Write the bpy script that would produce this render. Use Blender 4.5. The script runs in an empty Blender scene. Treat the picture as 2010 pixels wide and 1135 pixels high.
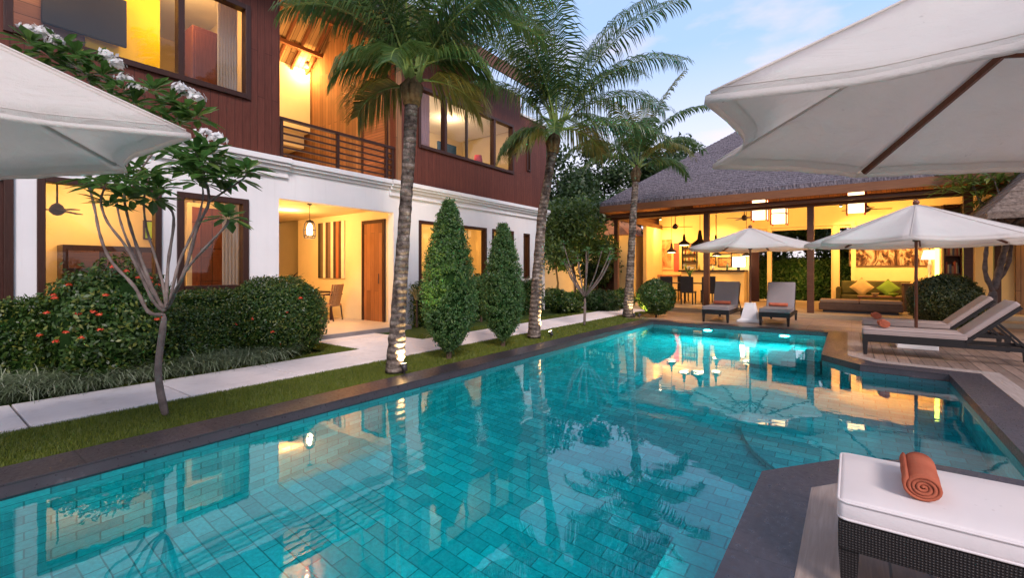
import bpy, bmesh, math, random
import numpy as np
from mathutils import Vector, Matrix, geometry
R_ = math.radians
PI = math.pi
random.seed(7)
rng = np.random.default_rng(11)
scn = bpy.context.scene
COL = scn.collection

# ------------------------------------------------------------------ camera, world, sun, exposure
YAW = R_(36.54); FP = 900.0; EYE = 1.35; HZ = 532.0
cam_d = bpy.data.cameras.new('camera'); cam = bpy.data.objects.new('camera', cam_d); COL.objects.link(cam)
cam.location = (0, 0, EYE); cam.rotation_euler = (R_(90), 0, YAW)
cam_d.sensor_width = 36; cam_d.lens = FP / 2010 * 36; cam_d.shift_y = -35.5 / 2010
cam_d.clip_start = 0.05; cam_d.clip_end = 2000
scn.camera = cam

world = bpy.data.worlds.new("World"); scn.world = world; world.use_nodes = True
wn = world.node_tree.nodes; wl = world.node_tree.links; wn.clear()
SUN_EL = R_(38); SUN_AZ = R_(128)          # soft glow from behind the camera
def wnode(t, **k):
    n = wn.new(t)
    for a, b in k.items(): setattr(n, a, b)
    return n
sky = wnode('ShaderNodeTexSky', sky_type='NISHITA', sun_disc=False, sun_elevation=SUN_EL, sun_rotation=SUN_AZ)
sky.air_density = 1.0; sky.dust_density = 1.0; sky.ozone_density = 1.6
wtc = wnode('ShaderNodeTexCoord')
wmp = wnode('ShaderNodeMapping'); wmp.inputs['Scale'].default_value = (1.0, 1.0, 2.6)
wl.new(wtc.outputs['Generated'], wmp.inputs[0])
wno = wnode('ShaderNodeTexNoise'); wno.inputs['Scale'].default_value = 2.3; wno.inputs['Detail'].default_value = 6; wno.inputs['Roughness'].default_value = 0.55
wl.new(wmp.outputs[0], wno.inputs['Vector'])
wrp = wnode('ShaderNodeValToRGB'); wrp.color_ramp.elements[0].position = 0.52; wrp.color_ramp.elements[1].position = 0.66
wl.new(wno.outputs['Fac'], wrp.inputs[0])
wsep = wnode('ShaderNodeSeparateXYZ'); wl.new(wtc.outputs['Generated'], wsep.inputs[0])
wgr = wnode('ShaderNodeValToRGB'); e = wgr.color_ramp.elements      # pale dusk air: pinkish at the horizon, light blue above
e[0].position = 0.0; e[0].color = (0.78, 0.68, 0.74, 1); e[1].position = 0.95; e[1].color = (0.36, 0.47, 0.72, 1)
for p_, c_ in ((0.22, (0.76, 0.74, 0.86, 1)), (0.42, (0.38, 0.55, 0.88, 1))):
    q_ = e.new(p_); q_.color = c_
wl.new(wsep.outputs['Z'], wgr.inputs[0])
wsc = wnode('ShaderNodeVectorMath', operation='SCALE'); wsc.inputs['Scale'].default_value = 4.0; wl.new(wgr.outputs[0], wsc.inputs[0])
whz = wnode('ShaderNodeMixRGB'); whz.inputs[0].default_value = 0.92
wl.new(wsc.outputs[0], whz.inputs['Color2']); wl.new(sky.outputs[0], whz.inputs['Color1'])
wmx = wnode('ShaderNodeMixRGB'); wmx.inputs['Color2'].default_value = (3.5, 2.85, 3.1, 1)
wmul = wnode('ShaderNodeMath', operation='MULTIPLY'); wmul.inputs[1].default_value = 0.75
wl.new(wrp.outputs[0], wmul.inputs[0]); wl.new(wmul.outputs[0], wmx.inputs[0]); wl.new(whz.outputs[0], wmx.inputs['Color1'])
wbg = wnode('ShaderNodeBackground'); wbg.inputs['Strength'].default_value = 0.096
wout = wnode('ShaderNodeOutputWorld'); wl.new(wmx.outputs[0], wbg.inputs[0]); wl.new(wbg.outputs[0], wout.inputs[0])

sun_d = bpy.data.lights.new('sun', 'SUN'); sun_d.energy = 0.95; sun_d.angle = R_(18); sun_d.color = (1.0, 0.86, 0.84)
sun = bpy.data.objects.new('sun', sun_d); COL.objects.link(sun)
_d = Vector((math.sin(SUN_AZ) * math.cos(SUN_EL), math.cos(SUN_AZ) * math.cos(SUN_EL), math.sin(SUN_EL)))
sun.rotation_euler = _d.to_track_quat('Z', 'Y').to_euler()

scn.render.engine = 'CYCLES'
scn.view_settings.view_transform = 'Standard'; scn.view_settings.look = 'None'
scn.view_settings.exposure = 1.80; scn.view_settings.gamma = 1.0
cy = scn.cycles
cy.use_denoising = True
try: cy.denoiser = 'OPENIMAGEDENOISE'
except Exception: pass
cy.max_bounces = 8; cy.diffuse_bounces = 3; cy.glossy_bounces = 4; cy.transmission_bounces = 6; cy.transparent_max_bounces = 12
cy.sample_clamp_indirect = 6.0; cy.blur_glossy = 0.5

# ------------------------------------------------------------------ helpers
SY, CY = math.sin(YAW), math.cos(YAW)
def P(px, py, t):
    """photo pixel and depth in metres -> point"""
    u = (px - 1005) / FP
    return Vector((t * (-SY + CY * u), t * (CY + SY * u), EYE + (HZ - py) / FP * t))
def G(px, py, z=0.0):
    t = (EYE - z) * FP / (py - HZ); v = P(px, py, t); return Vector((v.x, v.y, z))

def link(o): COL.objects.link(o); return o
def thing(name, label, cat, loc=(0, 0, 0), rz=0, group=None, kind=None):
    o = link(bpy.data.objects.new(name, None)); o.location = loc; o.rotation_euler = (0, 0, rz)
    o.empty_display_size = 0.2
    tag(o, label, cat, group, kind); ORG[o] = Vector(loc); return o
ORG = {}
def tag(o, label=None, cat=None, group=None, kind=None):
    if label: o['label'] = label
    if cat: o['category'] = cat
    if group: o['group'] = group
    if kind: o['kind'] = kind
    return o
def dup(root, loc, rz=0, label=None, group=None, scale=1.0):
    r = root.copy(); link(r); r.location = loc; r.rotation_euler = (0, 0, rz); r.scale = (scale,) * 3
    if label: r['label'] = label
    if group: r['group'] = group
    for ch in root.children:
        c = ch.copy(); link(c); c.parent = r
        for g in ch.children:
            d = g.copy(); link(d); d.parent = c
    return r

class MB:
    def __init__(s): s.v = []; s.f = []; s.n = 0
    def add(s, verts, faces):
        verts = [tuple(a) for a in verts]
        s.v.extend(verts); k = s.n
        s.f.extend([tuple(i + k for i in f) for f in faces]); s.n += len(verts); return s
    def box(s, x0, x1, y0, y1, z0, z1):
        return s.add([(x0,y0,z0),(x1,y0,z0),(x1,y1,z0),(x0,y1,z0),(x0,y0,z1),(x1,y0,z1),(x1,y1,z1),(x0,y1,z1)],
                     [(3,2,1,0),(4,5,6,7),(0,1,5,4),(1,2,6,5),(2,3,7,6),(3,0,4,7)])
    def bar(s, a, b, w, h, up=(0,0,1)):
        a = Vector(a); b = Vector(b); d = (b - a).normalized(); up = Vector(up)
        if abs(d.dot(up)) > 0.98: up = Vector((1, 0, 0))
        sd = d.cross(up).normalized(); u = sd.cross(d).normalized()
        vs = []
        for p in (a, b):
            for i, j in ((-1,-1),(1,-1),(1,1),(-1,1)): vs.append(p + sd * (w/2*i) + u * (h/2*j))
        return s.add(vs, [(0,1,2,3),(7,6,5,4),(1,0,4,5),(2,1,5,6),(3,2,6,7),(0,3,7,4)])
    def tube(s, pts, rad, n=8, cap=True):
        pts = [Vector(p) for p in pts]
        if not hasattr(rad, '__len__'): rad = [rad] * len(pts)
        vs = []; fs = []; ref = None
        for i, p in enumerate(pts):
            d = (pts[min(i+1, len(pts)-1)] - pts[max(i-1, 0)])
            if d.length < 1e-9: d = Vector((0,0,1))
            d.normalize()
            if ref is None:
                ref = d.orthogonal().normalized()
            ref = (ref - d * ref.dot(d)).normalized(); bi = d.cross(ref)
            for k in range(n):
                a = 2 * PI * k / n
                vs.append(p + (ref * math.cos(a) + bi * math.sin(a)) * rad[i])
        for i in range(len(pts) - 1):
            for k in range(n):
                a = i*n + k; b = i*n + (k+1) % n
                fs.append((a, b, b + n, a + n))
        if cap: fs.append(tuple(reversed(range(n)))); fs.append(tuple((len(pts)-1)*n + k for k in range(n)))
        return s.add(vs, fs)
    def lathe(s, prof, c=(0,0,0), n=16, axis='z'):
        c = Vector(c); vs = []; fs = []
        for r, z in prof:
            for k in range(n):
                a = 2 * PI * k / n; x = r * math.cos(a); y = r * math.sin(a)
                q = Vector((x, y, z)) if axis == 'z' else (Vector((x, z, y)) if axis == 'y' else Vector((z, x, y)))
                vs.append(c + q)
        for i in range(len(prof) - 1):
            for k in range(n):
                a = i*n + k; b = i*n + (k+1) % n; fs.append((a, b, b + n, a + n))
        fs.append(tuple(reversed(range(n)))); fs.append(tuple((len(prof)-1)*n + k for k in range(n)))
        return s.add(vs, fs)
    def poly(s, pts, z, flip=False):
        tri = geometry.tessellate_polygon([[Vector((p[0], p[1], 0)) for p in pts]])
        fs = []
        for t in tri:
            a, b, c = [Vector((pts[i][0], pts[i][1], 0)) for i in t]
            up = (b - a).cross(c - a).z > 0
            fs.append(tuple(t) if up != flip else tuple(reversed(t)))
        return s.add([(p[0], p[1], z) for p in pts], fs)
    def build(s, name, mat, parent=None, smooth=False, bevel=0, seg=2, sub=0, solid=0, local=False):
        me = bpy.data.meshes.new(name)
        v = np.array(s.v, dtype=float).reshape(-1, 3)
        if parent is not None and not local: v = v - np.array(ORG[parent])
        me.from_pydata(v.tolist(), [], s.f); me.update()
        boxuv(me, v if local or parent is None else v + np.array(ORG[parent]))
        if smooth: me.polygons.foreach_set('use_smooth', [True] * len(me.polygons))
        if mat: me.materials.append(mat)
        o = link(bpy.data.objects.new(name, me))
        if parent is not None: o.parent = parent; ORG[o] = Vector((0,0,0)) if local else ORG[parent].copy()
        else: ORG[o] = Vector((0,0,0))
        if bevel:
            m = o.modifiers.new('b', 'BEVEL'); m.width = bevel; m.segments = seg; m.limit_method = 'ANGLE'; m.angle_limit = R_(40)
        if sub: m = o.modifiers.new('s', 'SUBSURF'); m.levels = sub; m.render_levels = sub
        if solid: m = o.modifiers.new('t', 'SOLIDIFY'); m.thickness = solid; m.offset = 0
        return o
def boxuv(me, v):
    uvl = me.uv_layers.new(name='UVMap'); n = len(me.loops)
    li = np.empty(n, dtype=np.int32); me.loops.foreach_get('vertex_index', li)
    nf = len(me.polygons); nr = np.empty(nf * 3); me.polygons.foreach_get('normal', nr); nr = np.abs(nr.reshape(-1, 3))
    lt = np.empty(nf, dtype=np.int32); me.polygons.foreach_get('loop_total', lt)
    ax = np.repeat(np.argmax(nr + np.array([0, 0, 0.02]), axis=1), lt); co = v[li]
    uv = np.empty((n, 2))
    uv[:, 0] = np.where(ax == 0, co[:, 1], co[:, 0]); uv[:, 1] = np.where(ax == 2, co[:, 1], co[:, 2])
    uvl.data.foreach_set('uv', uv.ravel())

def wallgrid(plane, c0, c1, a0, a1, z0, z1, holes):
    """wall slab between c0,c1 on the plane axis, running a0..a1, with rectangular holes (a,b,z,z)"""
    As = sorted({a0, a1} | {h[0] for h in holes} | {h[1] for h in holes}); As = [a for a in As if a0 <= a <= a1]
    Zs = sorted({z0, z1} | {h[2] for h in holes} | {h[3] for h in holes}); Zs = [z for z in Zs if z0 <= z <= z1]
    def solid(i, j):
        if i < 0 or j < 0 or i >= len(As)-1 or j >= len(Zs)-1: return False
        a = (As[i]+As[i+1])/2; z = (Zs[j]+Zs[j+1])/2
        return not any(h[0] < a < h[1] and h[2] < z < h[3] for h in holes)
    m = MB()
    def pt(c, a, z): return (c, a, z) if plane == 'x' else (a, c, z)
    for i in range(len(As)-1):
        for j in range(len(Zs)-1):
            if not solid(i, j): continue
            a, b, z, w = As[i], As[i+1], Zs[j], Zs[j+1]
            fl = plane == 'y'
            def q(pts, rev):
                if rev != fl: pts = pts[::-1]
                m.add(pts, [(0,1,2,3)])
            q([pt(c1,a,z), pt(c1,b,z), pt(c1,b,w), pt(c1,a,w)], False)
            q([pt(c0,a,z), pt(c0,b,z), pt(c0,b,w), pt(c0,a,w)], True)
            if not solid(i-1, j): q([pt(c0,a,z), pt(c1,a,z), pt(c1,a,w), pt(c0,a,w)], False)
            if not solid(i+1, j): q([pt(c0,b,z), pt(c1,b,z), pt(c1,b,w), pt(c0,b,w)], True)
            if not solid(i, j-1): q([pt(c0,a,z), pt(c1,a,z), pt(c1,b,z), pt(c0,b,z)], True)
            if not solid(i, j+1): q([pt(c0,a,w), pt(c1,a,w), pt(c1,b,w), pt(c0,b,w)], False)
    return m

# ------------------------------------------------------------------ materials
MATS = {}
class NM:
    """tiny node-material writer"""
    def __init__(s, name):
        s.m = bpy.data.materials.new(name); s.m.use_nodes = True; s.nt = s.m.node_tree; s.nt.nodes.clear()
        s.out = s.nt.nodes.new('ShaderNodeOutputMaterial')
    def n(s, t, ins=None, **k):
        x = s.nt.nodes.new(t)
        for a, b in k.items(): setattr(x, a, b)
        for a, b in (ins or {}).items():
            if isinstance(b, bpy.types.NodeSocket): s.nt.links.new(b, x.inputs[a])
            else: x.inputs[a].default_value = b
        return x
    def uv(s): return s.n('ShaderNodeUVMap').outputs[0]
    def obj(s): return s.n('ShaderNodeTexCoord').outputs['Object']
    def map(s, v, scale=(1,1,1), rot=(0,0,0), loc=(0,0,0)):
        return s.n('ShaderNodeMapping', {'Vector': v, 'Scale': scale, 'Rotation': rot, 'Location': loc}).outputs[0]
    def noise(s, v, scale, detail=4, rough=0.5, dist=0):
        return s.n('ShaderNodeTexNoise', {'Vector': v, 'Scale': scale, 'Detail': detail, 'Roughness': rough, 'Distortion': dist}).outputs['Fac']
    def ramp(s, f, stops):
        r = s.n('ShaderNodeValToRGB', {0: f}); e = r.color_ramp.elements
        while len(e) < len(stops): e.new(0.5)
        for i, (p, c) in enumerate(stops):
            e[i].position = p; e[i].color = (*c, 1) if len(c) == 3 else c
        return r.outputs[0]
    def mix(s, f, a, b, mode='MIX'):
        def c(x): return x if isinstance(x, bpy.types.NodeSocket) else (*x, 1)
        return s.n('ShaderNodeMixRGB', {0: f, 1: c(a), 2: c(b)}, blend_type=mode).outputs[0]
    def math(s, op, a, b=0.0):
        return s.n('ShaderNodeMath', {0: a, 1: b}, operation=op).outputs[0]
    def bump(s, h, strength=0.3, dist=0.01):
        return s.n('ShaderNodeBump', {'Height': h, 'Strength': strength, 'Distance': dist}).outputs[0]
    def bsdf(s, col, rough=0.6, spec=0.4, bump=None, **k):
        i = {'Base Color': col if isinstance(col, bpy.types.NodeSocket) else (*col, 1), 'Roughness': rough, 'Specular IOR Level': spec}
        if bump is not None: i['Normal'] = bump
        i.update(k)
        return s.n('ShaderNodeBsdfPrincipled', i).outputs[0]
    def end(s, sh): s.nt.links.new(sh, s.out.inputs[0]); return s.m

def simple(name, col, rough=0.6, spec=0.4, var=0.15, scale=3.0, bump=0.0, bscale=60, metal=0.0):
    if name in MATS: return MATS[name]
    m = NM(name); v = m.obj(); f = m.noise(v, scale, 5, 0.6)
    dark = tuple(c * (1 - var) for c in col); lite = tuple(min(1, c * (1 + var)) for c in col)
    c = m.ramp(f, [(0.3, dark), (0.7, lite)])
    b = m.bump(m.noise(v, bscale, 3), bump, 0.01) if bump else None
    MATS[name] = m.end(m.bsdf(c, rough, spec, b, **({'Metallic': metal} if metal else {}))); return MATS[name]
def wood(name, col, col2, scale=1.0, rough=0.5, axis='v', plank=0.0, spec=0.35, groove=0.5, c2=0.62):
    """grain along uv axis; plank = board width across the grain"""
    if name in MATS: return MATS[name]
    m = NM(name); uv = m.uv()
    rot = (0, 0, PI/2) if axis == 'v' else (0, 0, 0)
    v = m.map(uv, (1,1,1), rot)
    g = m.noise(m.map(v, (1.5*scale, 22*scale, 1)), 2.0, 6, 0.6, 0.6)
    g2 = m.noise(m.map(v, (0.4, 1.6, 1)), 2.2, 3)
    c = m.ramp(g, [(0.25, col), (0.75, col2)])
    c = m.mix(m.math('MULTIPLY', g2, 0.35), c, tuple(a * 0.5 for a in col))
    h = g
    if plank:
        br = m.n('ShaderNodeTexBrick', {'Vector': v, 'Color1': (1,1,1,1), 'Color2': (c2,c2,c2,1), 'Mortar': (groove*0.3,)*3 + (1,), 'Scale': 1.0,
                 'Mortar Size': 0.006, 'Mortar Smooth': 0.2, 'Bias': 0.0, 'Brick Width': 2.3, 'Row Height': plank}, offset=0.37)
        c = m.mix(1.0, c, br.outputs['Color'], 'MULTIPLY')
        h = m.math('SUBTRACT', m.math('MULTIPLY', g, 0.15), br.outputs['Fac'])
    MATS[name] = m.end(m.bsdf(c, rough, spec, m.bump(h, 0.4, 0.006))); return MATS[name]
def leafm(name, c1, c2, trans=0.35, rough=0.45, c3=None):
    if name in MATS: return MATS[name]
    m = NM(name); g = m.n('ShaderNodeNewGeometry')
    st = [(0.0, c1), (0.75, c2)] + ([(1.0, c3)] if c3 else [(1.0, tuple(min(1, x*1.25) for x in c2))])
    c = m.ramp(g.outputs['Random Per Island'], st)
    f = m.noise(m.obj(), 1.6, 3)
    c = m.mix(m.math('MULTIPLY', f, 0.7), c, tuple(x * 0.45 for x in c1))
    p = m.bsdf(c, rough, 0.45)
    t = m.n('ShaderNodeBsdfTranslucent', {'Color': m.mix(0.5, c, tuple(min(1, x * 1.6) for x in c2))}).outputs[0]
    MATS[name] = m.end(m.n('ShaderNodeMixShader', {0: trans, 1: p, 2: t}).outputs[0]); return MATS[name]
def emit(name, col, s):
    if name in MATS: return MATS[name]
    m = NM(name); MATS[name] = m.end(m.n('ShaderNodeEmission', {'Color': (*col, 1), 'Strength': s}).outputs[0]); return MATS[name]

# plaster
m = NM('white plaster'); v = m.obj(); f = m.noise(v, 0.8, 6, 0.65); f2 = m.noise(m.map(v, (3, 3, 0.4)), 2.0, 4)
c = m.ramp(f, [(0.3, (0.72, 0.70, 0.70)), (0.7, (0.80, 0.78, 0.77))]); c = m.mix(m.math('MULTIPLY', f2, 0.18), c, (0.55, 0.52, 0.50))
dr = m.ramp(m.noise(m.map(v, (1, 5, 0.25)), 2.2, 5, 0.7), [(0.55, (0,0,0)), (0.75, (1,1,1))]); c = m.mix(m.math('MULTIPLY', dr, 0.14), c, (0.42, 0.38, 0.34))
PLASTER = m.end(m.bsdf(c, 0.85, 0.2, m.bump(m.noise(v, 55, 4), 0.12, 0.004)))
CREAM = simple('cream plaster', (0.78, 0.62, 0.36), 0.8, 0.2, 0.06, 1.2)
CREAMP = simple('pavilion plaster', (0.84, 0.60, 0.26), 0.8, 0.2, 0.06, 1.2)
CEILW = simple('white ceiling', (0.82, 0.74, 0.60), 0.8, 0.2, 0.04, 1.0)
SIDING = wood('stained siding', (0.088, 0.025, 0.016), (0.172, 0.052, 0.033), 1.0, 0.5, 'v', 0.13, 0.22, 1.6, 0.84)
FRAMEW = wood('dark frame timber', (0.030, 0.010, 0.006), (0.062, 0.022, 0.013), 1.5, 0.4, 'v')
TEAK = wood('teak panel', (0.27, 0.095, 0.030), (0.42, 0.17, 0.06), 1.0, 0.4, 'v', 0.16, 0.35, 1.4)
TEAKH = wood('teak slats', (0.26, 0.09, 0.035), (0.42, 0.16, 0.07), 1.0, 0.4, 'u', 0.07, 0.35, 1.0)
RAFTER = wood('rafter timber', (0.16, 0.055, 0.022), (0.28, 0.10, 0.04), 1.0, 0.5, 'u')
CEILWOOD = wood('ceiling boards', (0.45, 0.25, 0.10), (0.62, 0.37, 0.17), 1.0, 0.5, 'u', 0.12)
BEAM = wood('beam timber', (0.09, 0.035, 0.016), (0.17, 0.066, 0.028), 1.2, 0.45, 'u')
DECKY = wood('weathered decking', (0.20, 0.125, 0.09), (0.43, 0.29, 0.215), 1.0, 0.5, 'v', 0.14, 0.45)
DECKX = wood('weathered decking across', (0.30, 0.20, 0.14), (0.48, 0.33, 0.24), 1.0, 0.45, 'u', 0.14, 0.45)
BORDER = wood('pale border board', (0.25, 0.185, 0.15), (0.44, 0.345, 0.29), 1.0, 0.5, 'v')
METAL = simple('dark metal', (0.035, 0.028, 0.028), 0.4, 0.5, 0.2, 8)
BLACK = simple('black lacquer', (0.02, 0.016, 0.014), 0.35, 0.5, 0.2, 8)
POLEW = wood('varnished pole', (0.14, 0.045, 0.022), (0.22, 0.08, 0.04), 2, 0.35, 'v')
TOWEL = None
# stone coping
def coping_mat():
    m = NM('dark stone coping'); v = m.uv(); f = m.noise(v, 2.2, 7, 0.7); f2 = m.noise(v, 26, 4, 0.7)
    c = m.ramp(f, [(0.30, (0.026, 0.021, 0.026)), (0.62, (0.055, 0.044, 0.052)), (0.82, (0.24, 0.20, 0.20))])
    c = m.mix(m.math('MULTIPLY', f2, 0.5), c, (0.04, 0.033, 0.038))
    r = m.ramp(f2, [(0.3, (0.22,)*3), (0.7, (0.5,)*3)])
    br = m.n('ShaderNodeTexBrick', {'Vector': m.map(v, (1,1,1), (0,0,PI/2)), 'Color1': (1,1,1,1), 'Color2': (0.8,0.8,0.8,1), 'Mortar': (0.35,0.35,0.35,1), 'Scale': 1.0, 'Mortar Size': 0.004, 'Brick Width': 0.8, 'Row Height': 50.0}, offset=0.0)
    c = m.mix(1.0, c, br.outputs['Color'], 'MULTIPLY')
    return m.end(m.bsdf(c, r, 0.5, m.bump(f2, 0.25, 0.004)))
COPING = coping_mat()
# pool tiles
m = NM('green stone pool tile'); v = m.uv(); vd = m.map(v, (1,1,1), (0,0,0))
br = m.n('ShaderNodeTexBrick', {'Vector': vd, 'Color1': (0.055,0.40,0.44,1), 'Color2': (0.15,0.70,0.74,1), 'Mortar': (0.03,0.20,0.22,1), 'Scale': 1.0,
     'Mortar Size': 0.006, 'Mortar Smooth': 0.3, 'Bias': -0.1, 'Brick Width': 0.25, 'Row Height': 0.125}, offset=0.5)
f = m.noise(v, 3.0, 6, 0.7); c = m.mix(m.math('MULTIPLY', f, 0.38), br.outputs['Color'], (0.12, 0.60, 0.58)); c = m.mix(0.8, c, m.ramp(m.noise(v, 30, 4, 0.7), [(0.3, (0.6,)*3), (0.65, (1,)*3)]), 'MULTIPLY')
TILE = m.end(m.bsdf(c, 0.5, 0.3))
# water
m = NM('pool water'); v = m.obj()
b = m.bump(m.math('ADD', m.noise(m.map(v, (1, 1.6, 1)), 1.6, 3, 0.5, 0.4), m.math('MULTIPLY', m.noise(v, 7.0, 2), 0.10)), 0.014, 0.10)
fr = m.n('ShaderNodeFresnel', {'IOR': 1.48, 'Normal': b}).outputs[0]  # IOR set above the refraction's to strengthen mirrored sky and windows
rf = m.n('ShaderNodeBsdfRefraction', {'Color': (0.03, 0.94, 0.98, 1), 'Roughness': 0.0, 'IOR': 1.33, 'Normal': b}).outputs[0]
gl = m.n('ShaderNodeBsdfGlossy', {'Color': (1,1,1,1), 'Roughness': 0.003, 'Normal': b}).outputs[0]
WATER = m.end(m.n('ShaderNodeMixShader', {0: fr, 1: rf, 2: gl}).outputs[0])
# glass
m = NM('window glass'); fr = m.n('ShaderNodeFresnel', {'IOR': 1.5}).outputs[0]
GLASS = m.end(m.n('ShaderNodeMixShader', {0: m.math('ADD', m.math('MULTIPLY', fr, 0.6), 0.02), 1: m.n('ShaderNodeBsdfTransparent', {'Color': (0.96,0.97,0.96,1)}).outputs[0],
        2: m.n('ShaderNodeBsdfGlossy', {'Color': (1,1,1,1), 'Roughness': 0.0}).outputs[0]}).outputs[0])
# fabrics
def fabric(name, col, trans=0.25, wr=0.55):
    m = NM(name); v = m.obj(); f = m.noise(v, 1.5, 5, 0.6)
    c = m.ramp(f, [(0.3, tuple(x*0.93 for x in col)), (0.7, col)])
    sp = m.ramp(m.noise(v, 34, 2), [(0.72, (1,1,1)), (0.80, (0.72, 0.70, 0.68))]); c = m.mix(0.5, c, sp, 'MULTIPLY')
    bp = m.bump(m.math('ADD', m.noise(m.map(v, (1,1,2.4)), 3.2, 6, 0.6, 1.2), m.math('MULTIPLY', m.noise(v, 300, 2), 0.1)), wr, 0.04)
    p = m.bsdf(c, 0.8, 0.15, bp); t = m.n('ShaderNodeBsdfTranslucent', {'Color': m.mix(1.0, c, (1.0, 0.96, 0.91), 'MULTIPLY'), 'Normal': bp}).outputs[0]
    return m.end(m.n('ShaderNodeMixShader', {0: trans, 1: p, 2: t}).outputs[0])
CANVAS = fabric('umbrella canvas', (0.90, 0.86, 0.82), 0.60)
CUSH = fabric('cushion cloth', (0.70, 0.64, 0.62), 0.02, 0.14)
CUSHT = fabric('taupe cushion cloth', (0.36, 0.28, 0.25), 0.02, 0.2)
CUSHG = fabric('grey cushion cloth', (0.25, 0.22, 0.22), 0.02, 0.2)
m = NM('terracotta towelling'); v = m.obj(); f = m.noise(v, 8, 4); c = m.ramp(f, [(0.3, (0.40, 0.10, 0.055)), (0.7, (0.52, 0.155, 0.085))])
TOWEL = m.end(m.bsdf(c, 0.95, 0.1, m.bump(m.noise(v, 260, 3, 0.8), 0.8, 0.006)))
m = NM('dark wicker'); v = m.obj()
w1 = m.n('ShaderNodeTexWave', {'Vector': v, 'Scale': 30.0, 'Distortion': 0.4}, wave_type='BANDS', bands_direction='X').outputs['Fac']
w2 = m.n('ShaderNodeTexWave', {'Vector': v, 'Scale': 30.0, 'Distortion': 0.4}, wave_type='BANDS', bands_direction='Z').outputs['Fac']
w = m.math('MULTIPLY', w1, w2)
WICKER = m.end(m.bsdf(m.ramp(w, [(0.0, (0.006, 0.005, 0.005)), (1.0, (0.034, 0.025, 0.022))]), 0.5, 0.4, m.bump(w, 0.8, 0.006)))
# ground stuff
m = NM('lawn soil and turf'); v = m.obj(); f = m.noise(v, 1.3, 6, 0.7); f2 = m.noise(v, 40, 4, 0.7)
c = m.ramp(f, [(0.3, (0.045, 0.075, 0.010)), (0.7, (0.085, 0.125, 0.018))]); c = m.mix(f2, c, (0.030, 0.050, 0.010))
TURF = m.end(m.bsdf(c, 0.9, 0.2, m.bump(f2, 0.8, 0.03)))
m = NM('garden soil'); v = m.obj(); f2 = m.noise(v, 14, 5, 0.7)
SOIL = m.end(m.bsdf(m.ramp(f2, [(0.3, (0.018, 0.014, 0.008)), (0.7, (0.05, 0.045, 0.02))]), 0.95, 0.1, m.bump(f2, 0.8, 0.04)))
m = NM('pale concrete slabs'); v = m.uv()
f = m.noise(v, 0.9, 6, 0.65); f2 = m.noise(v, 70, 4, 0.8)
f3 = m.ramp(m.noise(v, 2.6, 6, 0.75), [(0.52, (0,0,0)), (0.70, (1,1,1))])
c = m.ramp(f, [(0.3, (0.64, 0.56, 0.53)), (0.7, (0.84, 0.76, 0.72))]); c = m.mix(m.math('MULTIPLY', f2, 0.35), c, (0.46, 0.40, 0.37)); c = m.mix(m.math('MULTIPLY', f3, 0.35), c, (0.36, 0.30, 0.27))
PATHM = m.end(m.bsdf(c, 0.85, 0.2, m.bump(f2, 0.4, 0.004)))
m = NM('thatch shingle'); v = m.obj(); g = m.uv()
f = m.noise(v, 4.0, 6, 0.75); f2 = m.noise(m.map(v, (24, 24, 9)), 1.0, 4, 0.7)
c = m.ramp(f2, [(0.32, (0.05, 0.043, 0.055)), (0.52, (0.20, 0.175, 0.195)), (0.72, (0.42, 0.37, 0.39))]); c = m.mix(m.math('MULTIPLY', f, 0.4), c, (0.06, 0.05, 0.055))
THATCH = m.end(m.bsdf(c, 0.9, 0.15, m.bump(f2, 1.0, 0.06)))
m = NM('palm bark'); v = m.obj(); w = m.n('ShaderNodeTexWave', {'Vector': v, 'Scale': 3.6, 'Distortion': 3.0, 'Detail': 3.0, 'Detail Scale': 1.5}, wave_type='BANDS', bands_direction='Z').outputs['Fac']
f = m.noise(v, 7, 6, 0.75); c = m.ramp(f, [(0.38, (0.035, 0.026, 0.022)), (0.56, (0.17, 0.135, 0.11)), (0.72, (0.44, 0.37, 0.31))])
c = m.mix(m.math('MULTIPLY', m.ramp(w, [(0.0, (1,1,1)), (0.25, (0,0,0))]), 0.6), c, (0.05, 0.038, 0.03))
PBARK = m.end(m.bsdf(c, 0.9, 0.15, m.bump(m.math('ADD', w, f), 0.6, 0.025)))
BARK = simple('grey bark', (0.15, 0.115, 0.10), 0.85, 0.2, 0.45, 9, 0.5, 40)
BARKD = simple('brown bark', (0.07, 0.045, 0.03), 0.85, 0.2, 0.4, 9, 0.5, 40)
PETIOLE = simple('green petiole', (0.16, 0.22, 0.05), 0.45, 0.4, 0.3, 5)
PALML = leafm('palm leaflets', (0.030, 0.070, 0.018), (0.090, 0.17, 0.042), 0.35, 0.32, (0.24, 0.22, 0.06))
HEDGEL = leafm('hedge leaves', (0.020, 0.052, 0.008), (0.055, 0.12, 0.016), 0.2, 0.4, (0.24, 0.25, 0.04))  # brightest yellow leaves put window-light highlights into the colour
CONEL = leafm('conifer sprays', (0.030, 0.085, 0.018), (0.075, 0.175, 0.040), 0.2, 0.5, (0.20, 0.28, 0.06))
FRANL = leafm('frangipani leaves', (0.035, 0.095, 0.022), (0.085, 0.19, 0.040), 0.38, 0.3, (0.22, 0.30, 0.07))
TREEL = leafm('tree leaves', (0.014, 0.036, 0.008), (0.040, 0.085, 0.018), 0.25, 0.5, (0.10, 0.13, 0.03))
TREEY = leafm('light tree leaves', (0.040, 0.080, 0.012), (0.10, 0.17, 0.03), 0.3, 0.5, (0.22, 0.26, 0.05))
GRASSL = leafm('grass blades', (0.090, 0.125, 0.012), (0.17, 0.215, 0.022), 0.3, 0.5, (0.28, 0.28, 0.05))
LIRI = leafm('strap leaves', (0.10, 0.14, 0.06), (0.28, 0.34, 0.20), 0.3, 0.4, (0.60, 0.62, 0.46))
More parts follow.
